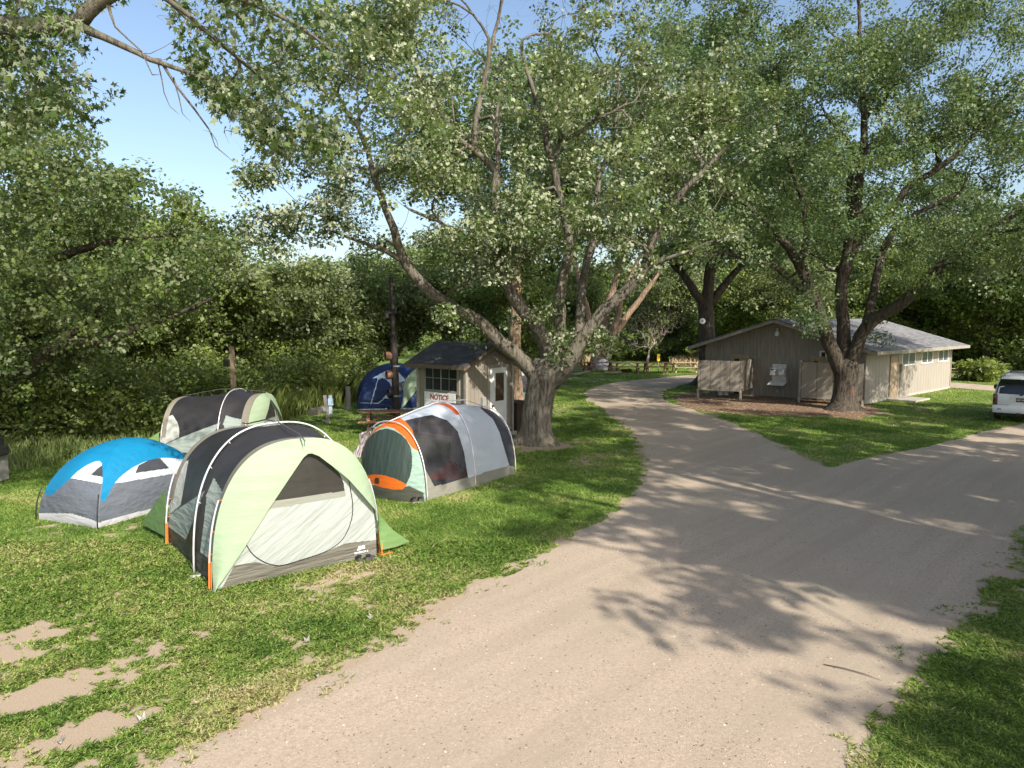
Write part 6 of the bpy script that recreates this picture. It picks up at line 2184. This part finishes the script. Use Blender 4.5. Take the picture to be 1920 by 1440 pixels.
# ------------------------------------------------------------------ background trees, shrubs, undergrowth
def make_forest():
    kinds = {}
    def kind(key, mbark, mleaf, *a, **k):
        s, t, la, rng = generic_tree(*a, **k)
        kinds[key] = (s, t, la, rng, mbark, mleaf)
    #              seed  H    W   nt  per size spread trunk base
    kind('round', M_BARK2, M_GREEN, 11, 10.0, 4.6, 620, 46, .20, .72, .26, 2.2, gap=.36)
    kind('tall', M_BARK, M_SILVER2, 12, 19.0, 7.0, 1100, 46, .24, .85, .45, 3.6, multi=2, gap=.39)
    kind('bushy', M_BARK2, M_BUSH, 13, 8.0, 4.4, 560, 48, .19, .74, .20, 1.0, gap=.34)
    kind('pale', M_BARK, M_PALE, 14, 9.0, 4.2, 560, 44, .20, .70, .20, 1.5, gap=.38)
    kind('shade', M_BARK, M_SILVER, 15, 15.0, 6.2, 900, 44, .17, .38, .42, 3.4, multi=2, gap=.49, crad=.10)
    made = {}
    def put(key, name, label, x, y, rz, sc, group, sz=1.0):
        s, t, la, rng, mb, ml = kinds[key]
        if key not in made:
            o = add_tree(name, label, (0, 0, 0), s, 0.0095, t, la, mb, ml, rng, group)
            made[key] = o
        else:
            o = copy_tree(made[key])
            o.name = name
            o['label'] = label
            o['group'] = group
        o.location = (x, y, 0)
        o.rotation_euler = (0, 0, rz)
        o.scale = (sc, sc, sc * sz)
        return o
    def at(px, y):
        return (px - 960) / FPX * y
    W = 'trees along the edge of the campground'
    # wall of trees behind the tents at the left
    left = [
        ('bushy', 'dark bushy tree at the left edge behind the oak limb', 20, 33, .3, 1.15),
        ('round', 'rounded green tree behind the big oak, above the blue tent', 190, 37, 1.1, 1.05),
        ('bushy', 'dense dark tree standing left of the plain wooden post', 330, 35, 2.0, 1.0),
        ('pale', 'grey green tree behind the plain wooden post', 445, 38, .8, .98),
        ('pale', 'soft pale tree between the plain wooden post and the tilted sign', 560, 40, 2.9, .86),
        ('round', 'yellowish green tree behind the tilted wooden sign', 640, 44, 4.1, .80),
        ('pale', 'pale tree directly behind the tall dark pole', 735, 47, 5.0, .92),
        ('round', 'round tree behind the roof of the small hut', 840, 50, .2, 1.0),
        ('bushy', 'shaded tree seen between the hut roof and the big maple trunk', 935, 46, 1.4, 1.0),
    ]
    for k, lab, px, y, rz, sc in left:
        put(k, 'background_tree', lab, at(px, y), y, rz, sc, W)
    right = [
        ('round', 'green tree at the back of the far lawn left of the dead brush', 1085, 78, .5, 1.05),
        ('pale', 'grey green tree at the back of the far lawn right of the dead brush', 1265, 74, 1.9, 1.15),
        ('bushy', 'dark tree behind the left eave of the restroom roof', 1390, 66, .7, 1.1),
        ('pale', 'pale leaved tree behind the ridge of the restroom roof', 1475, 62, 2.4, 1.05),
        ('round', 'green tree behind the restroom roof right of the maple trunk', 1580, 66, 3.0, 1.15),
        ('bushy', 'dark tree behind the far end of the restroom roof', 1690, 64, 4.4, 1.25),
        ('pale', 'light grey green tree beyond the far corner of the restroom', 1745, 70, 5.5, 1.45),
        ('round', 'bright green tree behind the white car', 1850, 58, 1.2, 1.2),
        ('bushy', 'dark tree at the right edge behind the white car', 1955, 56, .4, 1.5),
        ('round', 'broad tree at the right edge above the white car', 2010, 66, 2.6, 1.7),
        ('tall', 'tall tree behind the crown of the right hand maple', 1500, 76, .9, 1.15),
        ('tall', 'tall loose tree at the far right behind the maple crown', 1760, 84, 4.9, 1.1),
    ]
    for k, lab, px, y, rz, sc in right:
        put(k, 'background_tree', lab, at(px, y), y, rz, sc, W)
    # trees outside the picture on the sunny side: they shade the drive
    S = 'trees shading the drive from the right'
    for lab, x, y, rz, sc in [
        ('maple standing right of the camera and shading the near drive', 15.6, 1.3, .2, 1.34),
        ('maple right of the drive fork shading the middle of the drive', 18.2, 11.4, 1.9, 1.2),
        ('maple right of the white car shading the lawn by the restroom', 29.0, 17.5, 3.1, 1.0),
        ('maple furthest behind the camera shading the drive', 18.6, -2.3, 4.4, 1.2)]:
        put('shade', 'silver_maple', lab, x, y, rz, sc, S)

    # two trees one can tell apart on the far lawn
    rng = np.random.default_rng(505)
    b = G(1125, 692); Y = b[1]
    s = Skeleton()
    s.limb(np.array([[b[0], Y, -.05, 1.5], [b[0], Y, .4, .95], [b[0] + .1, Y, 1.4, .75], [*PD(1128, 655, Y), .72]]), 0.3, rng, .02)
    for q in [[(1130, 660, Y, .45), (1134, 620, Y, .36), (1138, 580, Y, .3), (1155, 520, Y, .25), (1170, 440, Y, .28), (1160, 330, Y, .2), (1165, 200, Y, .12)],
              [(1134, 655, Y, .42), (1150, 630, Y, .32), (1175, 595, Y, .26), (1200, 560, Y, .22), (1235, 510, Y, .17), (1270, 440, Y, .18), (1290, 350, Y, .1)],
              [(1126, 660, Y, .36), (1112, 620, Y, .27), (1098, 570, Y, .2), (1080, 500, Y, .2), (1060, 400, Y, .12)],
              [(1145, 640, Y - .5, .3), (1160, 590, Y - .8, .25), (1168, 550, Y - 1, .2), (1200, 480, Y - 1.5, .12)]]:
        s.limb(limb_px(q), .6, rng, .05)
    cx = PD(1170, 300, Y)
    t = blob_tufts([(cx[0], Y, 15, 9, 7, 6.5), (cx[0] - 4, Y, 20, 7, 6, 6), (cx[0] + 4, Y, 22, 7, 6, 6), (cx[0] + 6, Y, 12, 5, 5, 4)], 700, rng, .3, .41, .2, seed=55)
    s.grow(t, rng, .14, .8)
    add_tree('cottonwood_tree', 'sunlit forked tree with orange brown trunk behind the far picnic tables', (b[0], Y, 0), s, .012, t,
             dict(per=48, size=.27, spread=.95, flip=.3, up=.7), M_BARK3, M_SILVER2, rng, minr=.02)
    rng = np.random.default_rng(506)
    Y = 45.0; x0 = PD(1326, 690, Y)[0]
    s = Skeleton()
    s.limb(np.array([[x0, Y, -.05, .9], [x0, Y, .4, .62], [x0, Y, 1.4, .52], [*PD(1325, 600, Y), .46], [*PD(1322, 572, Y), .48]]), .3, rng, .02)
    for q in [[(1322, 575, Y, .3), (1305, 550, Y, .26), (1285, 520, Y, .22), (1255, 490, Y - .5, .16), (1215, 470, Y - 1, .09)],
              [(1325, 570, Y, .36), (1330, 520, Y, .32), (1335, 460, Y, .28), (1345, 380, Y, .22), (1350, 290, Y, .16), (1340, 190, Y, .09)],
              [(1330, 572, Y, .28), (1350, 545, Y, .24), (1380, 510, Y, .19), (1420, 470, Y, .13), (1450, 420, Y, .08)]]:
        s.limb(limb_px(q), .5, rng, .04)
    cx = PD(1335, 330, Y)
    t = blob_tufts([(cx[0], Y, 12.5, 6, 5, 5.4), (cx[0] - 3, Y, 9.5, 3.4, 3.4, 2.6), (cx[0] + 3, Y, 10, 3.6, 3.6, 3), (cx[0] + .5, Y, 17.5, 5, 4.4, 4)], 950, rng, .3, .40, .26, seed=56)
    t = t[project(t)[:, 1] < 560]
    s.grow(t, rng, .14, .6)
    add_tree('maple_tree', 'dark trunked maple behind the left end of the restroom building', (x0, Y, 0), s, .009, t,
             dict(per=46, size=.21, spread=.75, flip=.25, up=.7), M_BARK2, M_SILVER2, rng, minr=.012)
    # trunk seen between the hut and the big maple
    rng = np.random.default_rng(507)
    b = G(967, 757); Y = b[1]
    s = Skeleton()
    s.limb(np.array([[b[0], Y, -.05, .55], [b[0], Y, .25, .38], [b[0], Y, 1, .31], [b[0] - .05, Y, 3, .28], [*PD(968, 560, Y), .26], [*PD(966, 480, Y), .22], [*PD(972, 380, Y), .15]]), .4, rng, .02)
    for q in [[(967, 560, Y, .16), (930, 500, Y, .12), (880, 440, Y, .07)], [(966, 500, Y, .14), (1010, 440, Y, .1), (1050, 370, Y, .06)]]:
        s.limb(limb_px(q), .5, rng, .04)
    t = blob_tufts([(b[0], Y, 9.5, 4.6, 4, 3.8), (b[0] - .5, Y, 13, 4, 4, 3.4)], 700, rng, .3, .40, .3, seed=57)
    s.grow(t, rng, .14, .6)
    add_tree('maple_tree', 'slim straight trunked tree seen just right of the hut door', (b[0], Y, 0), s, .009, t,
             dict(per=46, size=.19, spread=.7, flip=.3, up=.7), M_BARK3, M_SILVER2, rng, minr=.012)
    # thin trunk at the left edge
    rng = np.random.default_rng(508)
    b = G(53, 826); Y = b[1] + 3.0
    x0 = PD(53, 800, Y)[0]
    s = Skeleton()
    s.limb(np.array([[x0, Y, -.05, .24], [x0, Y, .3, .17], [x0, Y, 2, .15], [x0 - .05, Y, 4, .12], [x0 + .1, Y, 6, .07]]), .4, rng, .02)
    t = blob_tufts([(x0, Y, 5.4, 2.2, 2.2, 1.5)], 120, rng, .3, .38, .5, seed=58)
    s.grow(t, rng, .14, .5)
    add_tree('slim_tree', 'thin straight trunk in the shade at the left edge', (x0, Y, 0), s, .006, t,
             dict(per=44, size=.15, spread=.5), M_BARK2, M_OAK, rng)
    # dead grey brush on the far lawn
    rng = np.random.default_rng(509)
    Y = 58.0
    x0 = PD(1215, 600, Y)[0]
    s = Skeleton()
    s.limb(np.array([[x0, Y, -.05, .2], [x0, Y, .6, .12], [x0 + .1, Y, 1.4, .08]]), .3, rng, .02)
    t = blob_tufts([(x0 - 1.0, Y, 3.3, 2.6, 1.8, 1.7), (x0 + 1.1, Y, 5.0, 2.1, 1.6, 2.3)], 900, rng, .2, .3, .4, seed=59)
    s.grow(t, rng, .25, .5)
    add_tree('dead_tree', 'bare greyish dead brush without leaves beyond the far picnic tables', (x0, Y, 0), s, .017, None, {}, M_DEAD, None, rng, ex=.32)

    # distant wood closing the view: one mass
    rng = np.random.default_rng(510)
    P = []
    for k in range(11000):
        a = math.radians(-46 + 92 * rng.random())
        r = 88 + 26 * rng.random()
        top = 7.0 + 5.5 * float(fbm(np.array([a * 9]), np.array([3.0]), seed=66)[0])
        P.append((math.sin(a) * r, math.cos(a) * r, top * rng.random() ** .8))
    P = np.array(P)
    me = leaves_mesh('woodland', P, 15, .62, 1.6, rng)
    tag(link_mesh('woodland', me, M_GREEN), 'distant dark green wood closing the view behind the campground', 'wood', kind='stuff')

    # undergrowth at the foot of the trees: low leafy cover nobody could count
    rng = np.random.default_rng(511)
    P = []
    def cover(poly_px, n, hmax, seed):
        poly = np.array([G(x, y)[:2] for x, y in poly_px])
        lo, hi = poly.min(0), poly.max(0)
        c = 0
        while c < n:
            q = lo + (hi - lo) * rng.random((500, 2))
            q = q[inpoly(q, poly)]
            hh = hmax * (.35 + 1.1 * fbm(q[:, 0] * .45, q[:, 1] * .45, seed=seed, oct=3)) * rng.random(len(q)) ** .7
            for (x, y), h in list(zip(q, hh))[:n - c]:
                P.append((x, y, h)); c += 1
    cover([(-260, 850), (90, 838), (200, 832), (300, 812), (300, 745), (150, 745), (-260, 755)], 2600, 2.5, 71)
    cover([(290, 812), (480, 788), (560, 770), (650, 752), (700, 735), (700, 712), (520, 722), (300, 745)], 2600, 2.3, 72)
    me = leaves_mesh('undergrowth', np.array(P), 24, .15, .5, rng, flip=.2)
    tag(link_mesh('undergrowth', me, M_BUSH), 'leafy green undergrowth at the foot of the trees behind the tents', 'undergrowth', kind='stuff')
    P.clear()
    cover([(800, 692), (1060, 676), (1300, 670), (1300, 661), (1060, 661), (800, 672)], 2600, 3.2, 73)
    cover([(1640, 690), (1800, 692), (1880, 700), (2050, 716), (2050, 690), (1880, 678), (1640, 668)], 2400, 3.4, 74)
    me = leaves_mesh('undergrowth', np.array(P), 20, .26, .8, rng, flip=.2)
    tag(link_mesh('undergrowth', me, M_BUSH), 'dark undergrowth along the far edge of the lawn and behind the car', 'undergrowth', kind='stuff')

    # tall weeds and grasses: upright blades
    def weeds(name, label, poly_px, n, h0, h1, w, mat, seed):
        rr = np.random.default_rng(seed)
        poly = np.array([G(x, y)[:2] for x, y in poly_px])
        lo, hi = poly.min(0), poly.max(0)
        q = lo + (hi - lo) * rr.random((n * 3, 2))
        q = q[inpoly(q, poly)][:n]
        m = len(q)
        h = (h0 + (h1 - h0) * rr.random(m)) * (.5 + fbm(q[:, 0] * .8, q[:, 1] * .8, seed=seed))
        a = rr.random(m) * 6.283
        la = rr.random(m) * 6.283
        ln = h * (.1 + .5 * rr.random(m))
        sx, sy = np.cos(a) * w, np.sin(a) * w
        z = np.zeros(m)
        v = np.stack([np.stack([q[:, 0] - sx, q[:, 1] - sy, z], -1), np.stack([q[:, 0] + sx, q[:, 1] + sy, z], -1),
                      np.stack([q[:, 0] + np.cos(la) * ln * .3 + sx, q[:, 1] + np.sin(la) * ln * .3 + sy, h * .6], -1),
                      np.stack([q[:, 0] + np.cos(la) * ln, q[:, 1] + np.sin(la) * ln, h], -1),
                      np.stack([q[:, 0] + np.cos(la) * ln * .3 - sx, q[:, 1] + np.sin(la) * ln * .3 - sy, h * .6], -1)], 1).reshape(-1, 3)
        me = np_mesh(name, v, np.arange(m * 5), np.arange(m) * 5)
        tt = np.clip(.5 * rr.random(m) + .5 * fbm(q[:, 0] * .7, q[:, 1] * .7, seed=seed + 3), 0, 1)
        me.attributes.new('tint', 'FLOAT', 'FACE').data.foreach_set('value', tt.astype(np.float32))
        tag(link_mesh(name, me, mat), label, 'weeds', kind='stuff')
    weeds('tall_grass', 'tall unmown grass along the shaded wood edge at left', [(-200, 890), (25, 884), (110, 872), (230, 846), (300, 822), (300, 800), (-200, 838)], 6000, .12, .36, .012, M_BUSH, 81)
    weeds('tall_weeds', 'sunny yellow green tall weeds behind the tents and signpost', [(470, 800), (540, 788), (600, 770), (690, 748), (760, 735), (760, 720), (560, 730), (440, 760)], 15000, .5, 1.25, .022, M_WEED, 82)
    t = NT('dry_grass')
    t.set(t.ramp(t.attr('tint'), [(0, (.22, .17, .08)), (.6, (.46, .36, .22)), (1, (.30, .30, .10))]), .8, 0, .1)
    weeds('dry_grass', 'pale dry grass beyond the far picnic tables', [(1070, 684), (1120, 683), (1120, 677), (1070, 678)], 600, .4, .8, .04, t.m, 83)
    weeds('dry_grass', 'pinkish dry grass beside the left eave of the restroom', [(1255, 684), (1310, 685), (1310, 675), (1270, 676)], 700, .35, .75, .035, t.m, 84)

    # shrubs one can tell apart
    rng = np.random.default_rng(512)
    def shrub(name, label, px, py, r, h, n, mat, size=.16, group=None):
        b = G(px, py)
        t = blob_tufts([(b[0], b[1], h * .55, r, r, h * .5)], n, rng, .3, .33, .9, seed=int(px))
        t[:, 2] = np.maximum(t[:, 2], .1)
        s = Skeleton()
        s.limb(np.array([[b[0], b[1], -.05, .05], [b[0], b[1], .3, .035], [b[0] + .05, b[1], .6 * h, .012]]), .2, rng, .02)
        s.grow(t, rng, .1, .3)
        add_tree(name, label, (b[0], b[1], 0), s, .004, t, dict(per=34, size=size, spread=.34), M_BARK2, mat, rng, group, cat='shrub')
    shrub('leafy_shrub', 'low broad leaved pale shrub beside the white marker post', 1842, 714, 1.6, 1.3, 70, M_WEED, .24)
    shrub('leafy_shrub', 'dark rounded shrub at the far lawn edge right of the forked tree', 1180, 676, 3.4, 3.0, 90, M_BUSH, .3)
    shrub('leafy_shrub', 'wide dark shrub behind the yellow topped marker post', 1250, 675, 4.0, 3.6, 110, M_OAK, .3)
    shrub('leafy_shrub', 'sunlit yellowish shrub behind the tilted wooden sign', 585, 758, 1.5, 1.6, 60, M_WEED, .16)
    shrub('leafy_shrub', 'light green shrub at the wood edge left of the green and black tent', 250, 822, 1.3, 1.9, 60, M_BUSH, .15)






make_main_maple()
make_right_maple()
make_overhang()
make_left_oaks()
make_forest()
